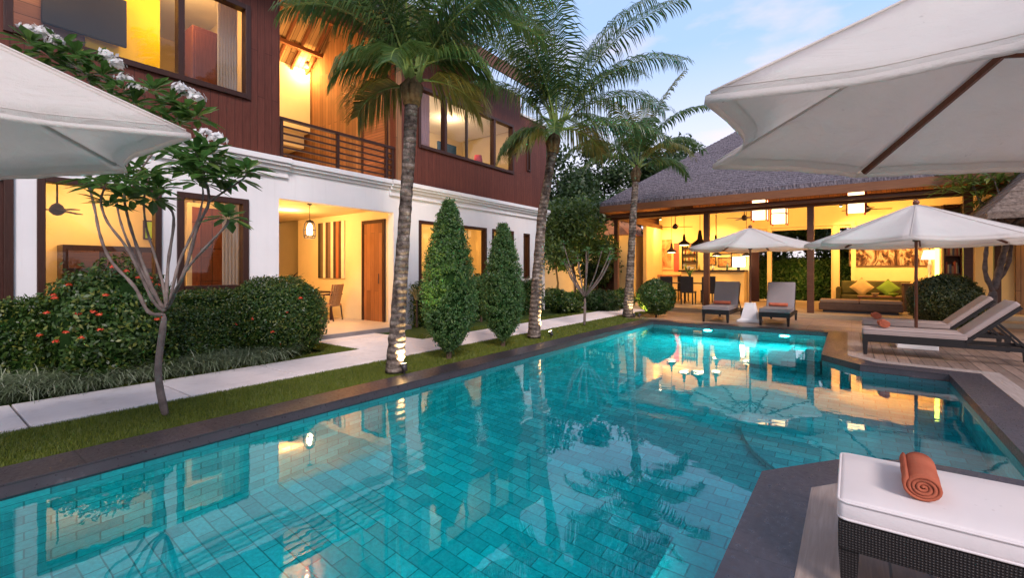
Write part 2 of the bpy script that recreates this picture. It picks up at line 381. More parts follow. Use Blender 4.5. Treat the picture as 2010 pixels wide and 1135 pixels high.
CORE = simple('leafy shade core', (0.010, 0.026, 0.006), 0.95, 0.05, 0.3, 12)  # near-black solid inside shrubs, inner shade put into its colour
REDF = leafm('red flower petals', (0.75, 0.05, 0.02), (0.85, 0.13, 0.05), 0.2, 0.5, (0.9, 0.25, 0.10))
WHITEF = leafm('white flower petals', (0.75, 0.72, 0.70), (0.85, 0.84, 0.80), 0.3, 0.5)
WARM = (1.0, 0.58, 0.21)
LAMPE = emit('warm lamp glow', (1.0, 0.72, 0.38), 9.0)
POOLE = emit('pool lamp glow', (1.0, 0.92, 0.75), 9.0)

def lamp(loc, power, col=WARM, radius=0.12, kind='POINT', rot=None, size=None, spot=60, name='lamp_light', blend=0.6):
    d = bpy.data.lights.new(name, kind); d.energy = power; d.color = col
    if kind == 'AREA':
        d.shape = 'RECTANGLE'; d.size = size[0]; d.size_y = size[1]
    else: d.shadow_soft_size = radius
    if kind == 'SPOT': d.spot_size = R_(spot); d.spot_blend = blend
    o = link(bpy.data.objects.new(name, d)); o.location = loc; o.visible_glossy = False
    if rot is not None: o.rotation_euler = rot
    return o
def aim(o, tgt):
    o.rotation_euler = (Vector(tgt) - o.location).to_track_quat('-Z', 'Y').to_euler()

# ------------------------------------------------------------------ foliage writers
def leaf_quads(pos, nor, L, W, rg, fold=0.0, up=0.0):
    """rhombic leaves: pos (n,3), facing dirs nor (n,3); returns verts, faces"""
    n = len(pos); a = rg.normal(size=(n, 3)); d = a - nor * (a * nor).sum(1, keepdims=True) * 0.75
    d[:, 2] += up; d /= np.linalg.norm(d, axis=1, keepdims=True) + 1e-9
    s = np.cross(nor, d); s /= np.linalg.norm(s, axis=1, keepdims=True) + 1e-9
    l = (L * rg.uniform(0.45, 1.40, (n, 1))); w = W * rg.uniform(0.7, 1.2, (n, 1))
    v = np.stack([pos - d*l*0.5, pos + s*w*0.5, pos + d*l*0.5, pos - s*w*0.5], 1).reshape(-1, 3)
    f = np.arange(n*4).reshape(n, 4)
    return v, f
def add_np(mb, v, f):
    mb.v.extend(map(tuple, v.tolist())); mb.f.extend(map(tuple, (f + mb.n).tolist())); mb.n += len(v)

def blob_pts(n, c, r, rg, zmin=-1.0, lump=0.12, power=2.0, depth=0.12, seed=0):
    """points on a lumpy ellipsoid (superellipsoid when power>2)"""
    d = rg.normal(size=(n, 3)); d /= np.linalg.norm(d, axis=1, keepdims=True)
    d = d[d[:, 2] > zmin]
    k = (np.abs(d) ** power).sum(1) ** (-1.0 / power)
    ph = seed * 1.7
    lum = 1 + lump * (np.sin(d[:, 0]*5+ph) * np.sin(d[:, 1]*6+ph*2) + 0.6*np.sin(d[:, 2]*9+ph) * np.cos(d[:, 0]*8-ph))
    q = d * (k * lum)[:, None]
    q = q * (1 - depth * rg.random((len(q), 1)) ** 2 + 0.05*rg.normal(size=(len(q),1))*0.6)
    return np.array(c) + q * np.array(r), d / np.array(r) / np.linalg.norm(d / np.array(r), axis=1, keepdims=True)
def core_blob(mb, c, r, power=2.0, k=0.86, n=14):
    vs = []; fs = []
    for i in range(n + 1):
        th = PI * i / n
        for j in range(2*n):
            a = 2*PI*j/(2*n); d = np.array([math.sin(th)*math.cos(a), math.sin(th)*math.sin(a), math.cos(th)])
            kk = (np.abs(d) ** power).sum() ** (-1.0/power)
            vs.append(np.array(c) + d*kk*k*np.array(r))
    for i in range(n):
        for j in range(2*n):
            a = i*2*n + j; b = i*2*n + (j+1) % (2*n); fs.append((a, a+2*n, b+2*n, b))
    mb.add(vs, fs)

def jit(a, s): return a + random.uniform(-s, s)

# ================================================================== SETTING: pool, water, coping, deck, lawn, path
POOL = [(-4.28, -5.0), (-0.47, -5.0), (-0.47, 3.45), (-0.08, 3.97), (0.35, 4.28), (1.02, 4.28), (1.02, 8.12), (0.10, 8.22), (-0.38, 8.85), (-0.40, 12.10), (-4.28, 12.10)]
def offset(poly, ds):
    n = len(poly); out = []
    for i in range(n):
        p0 = Vector(poly[i-1]); p1 = Vector(poly[i]); p2 = Vector(poly[(i+1) % n])
        d1 = (p1 - p0).normalized(); d2 = (p2 - p1).normalized()
        n1 = Vector((d1.y, -d1.x)); n2 = Vector((d2.y, -d2.x))
        a = p1 + n1 * ds[i-1]; b = p1 + n2 * ds[i]
        den = d1.x * d2.y - d1.y * d2.x
        if abs(den) < 1e-6: out.append(tuple(a)); continue
        t = ((b.x - a.x) * d2.y - (b.y - a.y) * d2.x) / den
        out.append((a.x + d1.x * t, a.y + d1.y * t))
    return out
CW = [0.3, 0.27, 0.27, 0.27, 0.27, 0.33, 0.33, 0.33, 0.33, 0.34, 0.37]      # coping width per edge
COUT = offset(POOL, CW)
CIN = offset(POOL, [-0.012] * len(POOL))
def ring(m, inn, out, zb, zt, idx=None, innerface=True):
    n = len(inn)
    for i in (idx if idx is not None else range(n)):
        j = (i + 1) % n
        a, b, c, d = inn[i], inn[j], out[j], out[i]
        m.add([(a[0],a[1],zt), (b[0],b[1],zt), (c[0],c[1],zt), (d[0],d[1],zt)], [(3,2,1,0)])
        m.add([(a[0],a[1],zb), (b[0],b[1],zb), (b[0],b[1],zt), (a[0],a[1],zt)], [(3,2,1,0)])
        m.add([(d[0],d[1],zb), (c[0],c[1],zb), (c[0],c[1],zt), (d[0],d[1],zt)], [(0,1,2,3)])
        m.add([(a[0],a[1],zb), (b[0],b[1],zb), (c[0],c[1],zb), (d[0],d[1],zb)], [(0,1,2,3)])
m = MB(); ring(m, CIN, COUT, -0.12, 0.012); o = m.build('pool_coping', COPING); tag(o, kind='structure')
ZW = -0.075
m = MB()
n = len(POOL)
for i in range(n):
    a, b = POOL[i], POOL[(i+1) % n]
    m.add([(a[0],a[1],-1.45), (b[0],b[1],-1.45), (b[0],b[1],-0.115), (a[0],a[1],-0.115)], [(3,2,1,0)])
m.poly(POOL, -1.45)
o = m.build('pool_basin', TILE); tag(o, kind='structure')
# ledges and rounded steps below the water
m = MB()
m.box(-0.90, -0.475, -5, 3.2, -1.44, -0.62)
for k, (r, z) in enumerate([(1.7, -1.32)]):
    pts = [(1.015, 6.2 + r)] + [(0.6 - r * math.sin(t) * 0.98, 6.2 + r * math.cos(t)) for t in [PI * q / 24 for q in range(25)]] + [(1.015, 6.2 - r)]
    pts = [(max(x, -2.2), min(max(y, 4.285), 8.12)) for x, y in pts]
    q = []
    for p in pts:
        if not q or (abs(p[0]-q[-1][0]) + abs(p[1]-q[-1][1])) > 0.02: q.append(p)
    m.poly(q, z)
    for i in range(len(q) - 1):
        a, b = q[i], q[i+1]; m.add([(a[0],a[1],-1.44), (b[0],b[1],-1.44), (b[0],b[1],z), (a[0],a[1],z)], [(0,1,2,3)])
m.box(-4.275, -2.6, -2.2, -0.15, -1.44, -0.362)
for k in range(4):
    m.box(-0.41 - 0.28 * (4 - k), -0.41 - 0.28 * (3 - k) - 0.004, 9.0, 10.3, -1.44, -1.15 + 0.25 * k)
o = m.build('pool_steps', TILE); tag(o, kind='structure')
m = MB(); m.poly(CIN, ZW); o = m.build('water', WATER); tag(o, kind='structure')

# ground sheet with the pool's hole
m = MB(); X0, X1, Y0, Y1 = -4.6, 1.2, -5.2, 12.3
for a in ((-400, X0, -400, 600), (X1, 400, -400, 600), (X0, X1, -400, Y0), (X0, X1, Y1, 600)):
    m.add([(a[0],a[2],-0.05), (a[1],a[2],-0.05), (a[1],a[3],-0.05), (a[0],a[3],-0.05)], [(0,1,2,3)])
tag(m.build('ground', SOIL), kind='structure')
m = MB(); m.box(-5.70, -4.652, -4, 15.0, -0.04, -0.012); m.box(-8.7, -6.80, 4.35, 4.78, -0.04, -0.016); m.box(-7.1, -6.8, -4, 4.35, -0.04, -0.016); m.box(-8.7, -6.8, 6.22, 15.2, -0.04, -0.016)
tag(m.build('lawn', TURF), kind='structure')
# path: cast slabs with open joints, the branch to the porch, the far bend
m = MB(); y = -4.1
while y < 14.8:
    m.box(-6.79, -5.71, y + 0.008, y + 1.192, -0.045, 0.006); y += 1.2
for i, (a, b) in enumerate(((4.79, 5.49), (5.505, 6.21))):
    for (c, d) in ((-7.78, -6.80), (-8.75, -7.79)): m.box(c + 0.006, d - 0.006, a, b, -0.045, 0.004)
m.box(-12.0, -5.71, 15.1, 16.3, -0.045, 0.004)
tag(m.build('path', PATHM, bevel=0.008), kind='structure')
# decks
BW = 0.20
BOUT = offset(COUT, [0, BW, BW, BW, BW, BW, BW, BW, BW, 0.0, 0.0])
m = MB(); ring(m, COUT, BOUT, -0.04, 0.016, idx=[1,2,3,4,5,6,7,8]); tag(m.build('deck_border', BORDER), kind='structure')
m = MB()
side = BOUT[1:9] + [(BOUT[9][0], 12.44), (14, 12.44), (14, -8), (BOUT[1][0], -8)]
m.poly(side, 0.004); tag(m.build('side_deck', DECKY), kind='structure')
m = MB(); m.box(-5.2, 14, 12.445, 15.62, -0.04, 0.004); tag(m.build('far_deck', DECKX), kind='structure')

# grass blades on the lawn
def blades(xa, xb, ya, yb, n, h, w, rg, z=-0.012):
    p = np.stack([rg.uniform(xa, xb, n), rg.uniform(ya, yb, n), np.full(n, z)], 1)
    a = rg.uniform(0, 2*PI, n); s = np.stack([np.cos(a), np.sin(a), np.zeros(n)], 1) * w
    t = p + np.stack([rg.normal(0, 0.35, n), rg.normal(0, 0.35, n), rg.uniform(0.6, 1.2, n)], 1) * h
    v = np.stack([p - s, p + s, t], 1).reshape(-1, 3); return v, np.arange(3*n).reshape(n, 3)
m = MB()
for a in ((-5.69, -4.66, 0.0, 4.0, 42000, 0.030, 0.0028), (-5.69, -4.66, 4.0, 8.0, 22000, 0.032, 0.004), (-5.69, -4.66, 8.0, 14.8, 12000, 0.035, 0.006),
          (-8.0, -6.81, 4.36, 4.77, 5000, 0.03, 0.004), (-7.1, -6.81, 1.5, 4.3, 6000, 0.03, 0.003), (-7.3, -6.81, 6.25, 14.8, 9000, 0.035, 0.006)):
    v, f = blades(*a[:5], a[5], a[6], rng); add_np(m, v, f)
o = m.build('grass', GRASSL); tag(o, 'short green turf growing between the path and the pool coping', 'grass', kind='stuff')

# ================================================================== THE HOUSE (two storeys, white below, red-brown boards above)
FX = -8.9
house = thing('villa_house', 'two-storey villa with white ground floor, red-brown boarded upper floor and lit rooms', 'house', (FX - 3, 5, 0))
gholes = [(-0.6, 0.945, 0.85, 2.66), (1.16, 2.56, 0.80, 2.66), (2.77, 3.88, 1.0, 2.66), (4.44, 7.2, -1, 2.76), (8.0, 10.7, 0.85, 2.65), (10.98, 12.08, 0.95, 2.65), (12.66, 13.0, 1.1, 2.62)]
wallgrid('x', FX - 0.2, FX, -5, 14.0, -0.05, 3.3, gholes).build('wall', PLASTER, house, bevel=0.006, seg=1)
uholes = [(0.85, 3.90, 4.48, 6.20), (7.95, 12.05, 4.50, 6.10), (12.80, 13.02, 4.75, 6.25)]
m = wallgrid('x', FX - 0.18, FX + 0.03, -5, 4.44, 3.53, 7.15, uholes[:1]); m.build('board_siding', SIDING, house)
m = wallgrid('x', FX - 0.18, FX + 0.03, 7.24, 12.45, 3.53, 7.15, [(7.95, 12.05, 4.50, 6.10)]); m.build('board_siding', SIDING, house)
m = wallgrid('x', FX - 0.18, FX + 0.03, 12.452, 14.05, 3.53, 6.55, uholes[2:]); m.box(FX-4, FX-0.182, 13.87, 14.05, 3.53, 6.55); m.build('board_siding', SIDING, house)
m = MB(); m.box(FX - 4, FX + 0.07, 12.46, 14.09, 6.552, 6.62); m.build('roof_trim', PLASTER, house)
# cornice
def cornice(y0, y1, dx=0):
    m = MB()
    for (p, za, zb) in ((0.055, 3.16, 3.22), (0.035, 3.22, 3.30), (0.10, 3.30, 3.37), (0.16, 3.37, 3.425), (0.20, 3.425, 3.525)):
        m.box(FX - 0.21 + 0.002, FX + p + dx, y0, y1, za + 0.0005, zb)
    return m
for a, b, d in ((-5, 4.60, 0.0), (4.602, 7.06, -0.06), (7.062, 14.08, 0.0)): cornice(a, b, d).build('cornice', PLASTER, house, bevel=0.008)
# floors, ceilings, cross walls
m = MB(); m.box(-15.5, FX - 0.22, -5, 14, 3.05, 3.5); m.build('upper_floor', CEILW, house)
m = MB(); m.box(-15.5, FX - 0.205, -5, 14, -0.05, 0.08); m.build('ground_floor', simple('warm floor tile', (0.50, 0.36, 0.22), 0.35, 0.5, 0.1, 1.0), house)
m = MB()
m.box(-15.4, -9.102, 4.24, 4.435, 0.08, 3.048); m.box(-15.4, -15.2, -5, 14, 0.08, 3.048)          # ground rooms
m.box(-13.3, -9.102, 7.205, 7.40, 0.08, 3.048); m.box(-15.4, -9.102, 13.8, 13.99, 0.08, 3.048); m.box(-15.198, -9.102, 4.44, 7.2, 2.86, 3.045)
m.build('interior_wall', CREAM, house)
m = MB(); m.box(-12.6, -12.45, -5, 4.2, 0.082, 3.046); m.box(-12.6, -12.45, 7.45, 13.75, 0.082, 3.046)
m.build('room_back_wall', CREAM, house)
m = MB(); m.box(-12.6, -12.45, -5, 4.2, 3.5, 7.3); m.box(-12.6, -12.45, 7.5, 13.8, 3.5, 7.3); m.box(-12.45, -9.1, 13.5, 13.7, 3.5, 6.5); m.box(-12.45, -9.1, 4.1, 4.25, 3.5, 7.1)
m.build('room_back_wall', CREAM, house)
m = MB(); m.box(-12.44, -9.1, -4.9, 4.1, 6.6, 6.7); m.box(-12.44, -9.1, 7.5, 13.4, 6.45, 6.53); m.build('room_ceiling', CEILW, house)
m = MB(); m.box(-15.4, -8.86, 7.245, 7.42, 3.53, 8.9); m.build('balcony_side_wall', wood('balcony wall boards', (0.27, 0.115, 0.045), (0.42, 0.20, 0.085), 0.9, 0.5, 'v', 0.14), house)  # board wall, paler brown than the outer siding
m = MB(); m.box(-15.4, -8.95, 4.26, 4.43, 3.53, 8.9); m.build('balcony_side_wall', SIDING, house)
m = MB(); m.box(-14.2, -14.0, 4.44, 7.24, 3.53, 7.3); m.build('balcony_back_wall', CREAM, house)
m = MB(); m.box(-13.99, -12.62, 4.45, 7.2, 5.35, 7.12); m.box(-13.99, -12.95, 4.45, 7.2, 4.95, 5.349); m.build('balcony_bulkhead', CREAM, house)
# roof: ridge along the house, overhanging eaves
ry0, ry1 = -6, 11.9
ex, ez, rx, rz = -8.05, 7.12, -10.6, 8.90
m = MB()
for (xa, za, xb, zb) in ((ex, ez, rx, rz), (rx, rz, -12.72, 7.05)):
    m.add([(xa, ry0, za+.02), (xa, ry1, za+.02), (xb, ry1, zb+.02), (xb, ry0, zb+.02), (xa, ry0, za+.24), (xa, ry1, za+.24), (xb, ry1, zb+.24), (xb, ry0, zb+.24)],
          [(0,1,2,3),(7,6,5,4),(0,4,5,1),(1,5,6,2),(2,6,7,3),(3,7,4,0)])
rf = m.build('roof', THATCH, house)
m = MB()
for (xa, za, xb, zb) in ((ex, ez, rx, rz), (rx, rz, -12.72, 7.05)):
    m.add([(xa, ry0+.02, za), (xa, ry1-.02, za), (xb, ry1-.02, zb), (xb, ry0+.02, zb)], [(3,2,1,0)])
m.build('ceiling_boards', CEILWOOD, house)
m = MB()
yy = 4.55
while yy < 7.2:
    m.bar((ex + .05, yy, ez - .06), (rx, yy, rz - .08), 0.06, 0.11); m.bar((rx, yy, rz - .08), (-12.7, yy, 7.0), 0.06, 0.11); yy += 0.42
m.build('rafter', RAFTER, house)
for fx in (0.30, 0.62):
    m = MB(); m.bar((ex + (rx-ex)*fx, 4.44, ez + (rz-ez)*fx - .16), (ex + (rx-ex)*fx, 7.24, ez + (rz-ez)*fx - .16), 0.09, 0.10); m.build('purlin', RAFTER, house)
for fx in (0.35, 0.7):
    m = MB(); m.bar((rx + (-12.72-rx)*fx, 4.44, rz + (7.05-rz)*fx - .16), (rx + (-12.72-rx)*fx, 7.24, rz + (7.05-rz)*fx - .16), 0.09, 0.10); m.build('purlin', RAFTER, house)
m = MB(); m.box(-15.9, -12.73, -6, 13.8, 7.13, 7.3); m.build('rear_roof', THATCH, house)
m = MB(); m.box(ex + 0.001, ex + 0.05, ry0, ry1, ez - 0.10, ez + 0.26); m.build('fascia', BEAM, house)
m = MB(); m.box(FX - 0.14, FX + 0.02, 4.445, 7.235, 6.78, 6.98); m.build('balcony_beam', BEAM, house)
# balcony railing
ra = MB()
for k in range(6): ra.bar((FX - 0.02, 4.45, 3.66 + k*0.125), (FX - 0.02, 7.23, 3.66 + k*0.125), 0.035, 0.030 if k < 5 else 0.001)
ra = MB()
for k in range(5): ra.bar((FX - 0.03, 4.45, 3.64 + k*0.135), (FX - 0.03, 7.23, 3.64 + k*0.135), 0.03, 0.034)
rl = thing('balcony_railing', 'dark brown balcony railing with five horizontal bars over the porch', 'railing', (FX, 5.8, 3.52))
ra.build('bars', FRAMEW, rl)
m = MB(); m.box(FX - 0.07, FX + 0.01, 4.446, 7.234, 4.30, 4.355); m.build('handrail', FRAMEW, rl)
for y in (4.50, 5.72, 7.0, 7.19):
    m = MB(); m.box(FX - 0.065, FX - 0.005, y - 0.03, y + 0.03, 3.527, 4.30); m.build('post', FRAMEW, rl)

# windows
def window(par, x, y0, y1, z0, z1, mull=(), fw=0.085, thin=(), drop=0.0, glass=True, depth=0.10):
    m = MB(); a = x - 0.14; b = x + 0.035
    m.box(a, b, y0, y0 + fw, z0, z1); m.box(a, b, y1 - fw, y1, z0, z1); m.box(a, b, y0 + fw, y1 - fw, z1 - fw, z1); m.box(a, b + 0.02, y0 + fw, y1 - fw, z0, z0 + fw)
    fr = m.build('window_frame', FRAMEW, par, bevel=0.006)
    for q in mull:
        m = MB(); m.box(a + 0.01, b - 0.01, q - 0.045, q + 0.045, z0 + fw, z1 - fw); m.build('mullion', FRAMEW, fr)
    for q in thin:
        m = MB(); m.box(a + 0.04, b - 0.05, q - 0.018, q + 0.018, z0 + fw, z1 - fw); m.build('mullion', METAL, fr)
    if glass:
        m = MB(); xg = x - 0.06
        m.add([(xg, y0+fw, z0+fw), (xg, y1-fw, z0+fw), (xg, y1-fw, z1-fw), (xg, y0+fw, z1-fw)], [(0,1,2,3)]); m.build('pane', GLASS, fr)
    return fr
window(house, FX, -0.6, 0.945, 0.85, 2.66, fw=0.09, glass=False)
m = MB(); m.box(FX - 0.10, FX - 0.04, -0.51, 0.855, 0.94, 2.57); m.build('shutter', wood('dark shutter', (0.055, 0.018, 0.012), (0.11, 0.035, 0.022), 1.0, 0.4, 'v', 0.2), house)
window(house, FX, 1.16, 2.56, 0.80, 2.66, fw=0.085)
window(house, FX, 2.77, 3.88, 1.0, 2.66, fw=0.10)
window(house, FX, 8.0, 10.7, 0.85, 2.65, fw=0.075, thin=(9.72,))
window(house, FX, 10.98, 12.08, 0.95, 2.65, fw=0.075)
window(house, FX, 12.66, 13.0, 1.1, 2.62, fw=0.06)
window(house, FX + 0.03, 0.85, 3.90, 4.48, 6.20, mull=(2.82,), fw=0.09)
window(house, FX + 0.03, 7.95, 12.05, 4.50, 6.10, mull=(8.93, 11.05), thin=(9.84,), fw=0.085)
window(house, FX + 0.03, 12.80, 13.02, 4.75, 6.25, fw=0.05)

# doors
def door_y(par, x0, x1, z0, z1, y, mat, name='door', jamb=0.09, handle=True):
    """door set in a wall that faces -y"""
    m = MB(); m.box(x0, x0 + jamb, y - 0.03, y + 0.03, z0, z1); m.box(x1 - jamb, x1, y - 0.03, y + 0.03, z0, z1); m.box(x0 + jamb, x1 - jamb, y - 0.03, y + 0.03, z1 - jamb, z1)
    fr = m.build('door_frame', FRAMEW, par)
    m = MB(); m.box(x0 + jamb, x1 - jamb, y - 0.015, y + 0.02, z0 + 0.01, z1 - jamb); d = m.build(name, mat, par)
    if handle:
        m = MB(); m.tube([(x1 - jamb - 0.09, y - 0.06, z0 + 0.95), (x1 - jamb - 0.09, y - 0.06, z0 + 1.2)], 0.012); m.build('handle', METAL, d)
    return d
door_y(house, -10.12, -9.20, 0.08, 2.63, 7.19, TEAK)
door_y(house, -10.2, -9.15, 3.53, 6.18, 7.23, TEAKH, handle=False)
m = MB(); m.box(-15.19, -15.15, 4.9, 5.75, 0.08, 2.05); d = m.build('door', FRAMEW, house)
m = MB(); m.box(-13.98, -13.94, 5.2, 6.1, 3.53, 4.94); d = m.build('door', TEAK, house)
m = MB(); m.box(-13.98, -13.90, 6.2, 7.2, 3.53, 4.94); d = m.build('door', TEAK, house)
m = MB(); m.box(FX - 0.2, FX + 0.6, 4.30, 7.25, -0.04, 0.078); m.build('porch_step', simple('grey step stone', (0.20, 0.17, 0.16), 0.6, 0.4, 0.2, 3), house, bevel=0.01)
m = MB(); m.box(FX - 3.9, FX + 0.58, 4.45, 7.19, 0.082, 0.092); m.build('porch_paving', simple('porch paving', (0.60, 0.47, 0.33), 0.4, 0.5, 0.08, 1.5), house)

# ---- things on the porch
def lantern(loc, label, length=0.35, r=0.105, group=None, wall=False):
    t = thing('hanging_lantern' if not wall else 'wall_lantern', label, 'lantern', loc, group=group)
    x, y, z = loc
    m = MB()
    for k in range(8):
        a = 2*PI*k/8; c, s = math.cos(a), math.sin(a)
        pr = [(0.45, 0.50), (0.85, 0.30), (1.0, -0.10), (0.98, -0.45), (0.85, -0.60)]
        m.tube([(x + r*p*c, y + r*p*s, z + q*length*0.85) for p, q in pr], 0.006, 5)
    for p, q in ((1.0, -0.10), (0.98, -0.45), (0.85, -0.6)):
        m.tube([(x + r*p*math.cos(2*PI*k/20), y + r*p*math.sin(2*PI*k/20), z + q*length*0.85) for k in range(21)], 0.007, 5)
    m.build('cage', METAL, t)
    m = MB(); m.lathe([(0.01, 0.20), (r*0.55, 0.16), (r*0.5, 0.13), (0.01, 0.13)], (x, y, z), 16); m.build('cap', METAL, t, smooth=True)
    m = MB(); m.lathe([(0.02, 0.11), (0.045, 0.08), (0.06, -0.02), (0.062, -0.12), (0.03, -0.15)], (x, y, z), 16); m.build('glass_shade', LAMPE, t, smooth=True)
    if not wall:
        m = MB(); m.tube([(x, y, z + 0.18), (x, y, 2.858)], 0.006, 6); m.lathe([(0.05, 0), (0.05, -0.02), (0.01, -0.04)], (x, y, 2.857), 14); m.build('cord', METAL, t)
    else:
        m = MB(); m.bar((x, y, z + 0.18), (x - 0.0, y - 0.18, z + 0.20), 0.02, 0.02); m.box(x - 0.04, x + 0.04, y - 0.2, y - 0.18, z + 0.12, z + 0.28); m.build('bracket', METAL, t)
    lamp((x, y, z - 0.32), 12, WARM, 0.08)
    return t
lantern((-9.75, 5.55, 2.30), 'lit glass lantern in a dark cage hanging from the porch ceiling', 0.42, 0.13)
lantern((-10.6, 4.66, 2.20), 'small lit wall lantern at the porch corner beside the white wall', 0.33, 0.08, wall=True)
art = thing('striped_painting', 'tall painting of brown, cream and rust vertical stripes on the porch wall', 'painting', (-11.5, 7.18, 1.9))
cols = [(0.05,0.04,0.03),(0.16,0.11,0.06),(0.80,0.72,0.52),(0.10,0.06,0.04),(0.20,0.13,0.09),(0.78,0.68,0.50),(0.06,0.04,0.03),(0.42,0.14,0.06),(0.10,0.05,0.03),(0.80,0.70,0.52)]
x = -12.15
for k, c in enumerate(cols):
    w = 0.125; m = MB(); m.box(x, x + w, 7.165, 7.20, 1.15, 2.70); m.build('stripe', simple('stripe paint %d' % k, c, 0.6, 0.3, 0.08, 4), art); x += w
def simple_table(name, label, loc, lx, ly, h, mat, rz=0, legw=0.05, cat='table'):
    t = thing(name, label, cat, loc, rz)
    m = MB(); m.box(-lx/2, lx/2, -ly/2, ly/2, h - 0.035, h); m.build('tabletop', mat, t, local=True, bevel=0.005)
    for sx in (-1, 1):
        for sy in (-1, 1):
            m = MB(); cx = sx*(lx/2 - legw); cyy = sy*(ly/2 - legw); m.box(cx - legw/2, cx + legw/2, cyy - legw/2, cyy + legw/2, 0, h - 0.036); m.build('leg', mat, t, local=True)
    return t
simple_table('porch_table', 'dark slim porch table between the hedge and the wicker chair', (-11.2, 6.35, 0.093), 1.15, 0.7, 0.74, FRAMEW)
def armchair(name, label, loc, rz, mat, seatm, group=None):
    t = thing(name, label, 'chair', loc, rz, group)
    m = MB(); m.box(-0.26, 0.26, -0.26, 0.26, 0.36, 0.42); m.build('seat', seatm, t, local=True, bevel=0.01)
    m = MB(); n = 9
    for i in range(n):
        a = -1 + 2*i/(n-1)
        m.bar((0.25*a, 0.25 - 0.05*a*a, 0.42), (0.27*a, 0.36 - 0.06*a*a, 0.92), 0.062, 0.018, up=(0,1,0))
    m.build('backrest', seatm, t, local=True)
    for sx in (-1, 1):
        m = MB(); m.tube([(sx*0.25, -0.24, 0), (sx*0.25, -0.25, 0.42), (sx*0.27, -0.22, 0.64), (sx*0.28, 0.0, 0.67), (sx*0.27, 0.28, 0.66)], 0.017, 7); m.build('armrest', mat, t, local=True, smooth=True)
        m = MB(); m.tube([(sx*0.23, 0.30, 0), (sx*0.25, 0.24, 0.4)], 0.018, 7); m.build('leg', mat, t, local=True)
        m = MB(); m.tube([(sx*0.24, -0.23, 0), (sx*0.25, -0.23, 0.38)], 0.018, 7); m.build('leg', mat, t, local=True)
    return t
RATTAN = simple('honey rattan', (0.36, 0.19, 0.08), 0.6, 0.3, 0.35, 40, 0.5, 120)
armchair('wicker_armchair', 'honey wicker armchair beside the teak porch door', (-10.7, 6.55, 0.093), R_(-60), FRAMEW, RATTAN)
armchair('wicker_armchair', 'honey wicker armchair behind the slim porch table', (-11.9, 5.75, 0.093), R_(60), FRAMEW, RATTAN)
lamp((-11.2, 5.8, 2.75), 46, WARM, 0.3)
# balcony lamps: a lit spotlight under the rafters
t = thing('ceiling_spotlight', 'small lit spotlight between the balcony rafters and the boarded wall', 'spotlight', (-12.45, 7.02, 7.22))
m = MB(); m.lathe([(0.05, 0), (0.06, 0.12), (0.03, 0.14)], (-12.45, 7.0, 7.16), 14); m.build('housing', METAL, t, smooth=True)
m = MB(); m.lathe([(0.02, -0.004), (0.045, -0.002), (0.02, 0.004)], (-12.45, 7.0, 7.155), 14); m.build('bulb', LAMPE, t)
lamp((-12.35, 6.9, 7.05), 32, (1.0, 0.60, 0.24), 0.06)
lamp((-11.4, 5.6, 6.4), 42, (1.0, 0.62, 0.26), 0.25)
lamp((-10.2, 5.0, 4.6), 25, (1.0, 0.62, 0.26), 0.25)

# ---- rooms
CURT = fabric('curtain cloth', (0.62, 0.55, 0.48), 0.3)
def curtain(x, y0, y1, z0, z1, label, mat=None, n=9):
    m = MB(); k = n*6; vs = []; fs = []
    for i in range(k + 1):
        y = y0 + (y1-y0)*i/k; a = math.sin(i/6*2*PI)
        for z in (z0, (z0+z1)/2, z1): vs.append((x + 0.035*a*(1.15 if z == z0 else 1), y, z))
    for i in range(k):
        for j in range(2): a = i*3 + j; fs.append((a, a+3, a+4, a+1))
    m.add(vs, fs); o = m.build('curtain', mat or CURT, smooth=True); tag(o, label, 'curtain'); return o
curtain(-9.3, 3.60, 3.90, 0.3, 2.9, 'pale curtain drawn to the side in the ground floor window next to the porch', n=5)
curtain(-9.3, 3.52, 3.86, 3.9, 6.4, 'grey striped curtain at the edge of the upper window over the frangipani', n=7)
curtain(-9.35, 8.1, 8.8, 3.9, 6.4, 'mauve curtain hanging in the upper window beside the palm trunk', fabric('mauve curtain', (0.40, 0.28, 0.36), 0.3), n=7)
def roomlamp(y0, y1, z, x=-10.8, p=90, n=1, col=WARM):
    for k in range(n): lamp((x, y0 + (y1-y0)*(k+.5)/n, z), p, col, 0.25)
roomlamp(-0.8, 3.0, 2.45, p=11, n=3, x=-11.7); roomlamp(8, 13, 2.45, p=11, n=3, x=-11.7)
lamp((-9.75, 3.35, 2.72), 5, WARM, .08)  # added fill lamp without fixture, brightens the door behind the window
roomlamp(0.5, 3.8, 6.2, p=16, n=2, x=-9.7); roomlamp(8, 12, 6.1, p=16, n=2, x=-10.8, col=(1.0, 0.72, 0.45))
m = MB(); m.box(-12.44, -12.38, 3.0, 4.0, 0.09, 2.35); o = m.build('panelled_door', wood('red panelled door', (0.25, 0.06, 0.02), (0.38, 0.11, 0.04), 1, 0.4, 'v', 0.2)); 
m = MB(); m.box(-10.35, -10.29, 3.45, 4.08, 0.09, 2.60); 
t = thing('room_door', 'tall reddish panelled door seen through the ground floor window next to the porch', 'door', (-10.9, 3.3, 0.08)); bpy.data.objects.remove(o)
m.build('door_leaf', wood('red panelled door', (0.25, 0.06, 0.02), (0.38, 0.11, 0.04), 1, 0.4, 'v', 0.2), t)
for z in (0.5, 1.15, 1.8):
    m = MB(); m.box(-10.289, -10.275, 3.53, 4.0, z, z + 0.5); m.build('panel', wood('red panelled door', (0,0,0), (0,0,0)), t, bevel=0.01)
m = MB(); m.box(-10.36, -10.28, 3.37, 3.45, 0.09, 2.68); m.box(-10.36, -10.28, 4.08, 4.16, 0.09, 2.68); m.box(-10.36, -10.28, 3.45, 4.08, 2.60, 2.68); m.build('door_frame', CREAM, t)
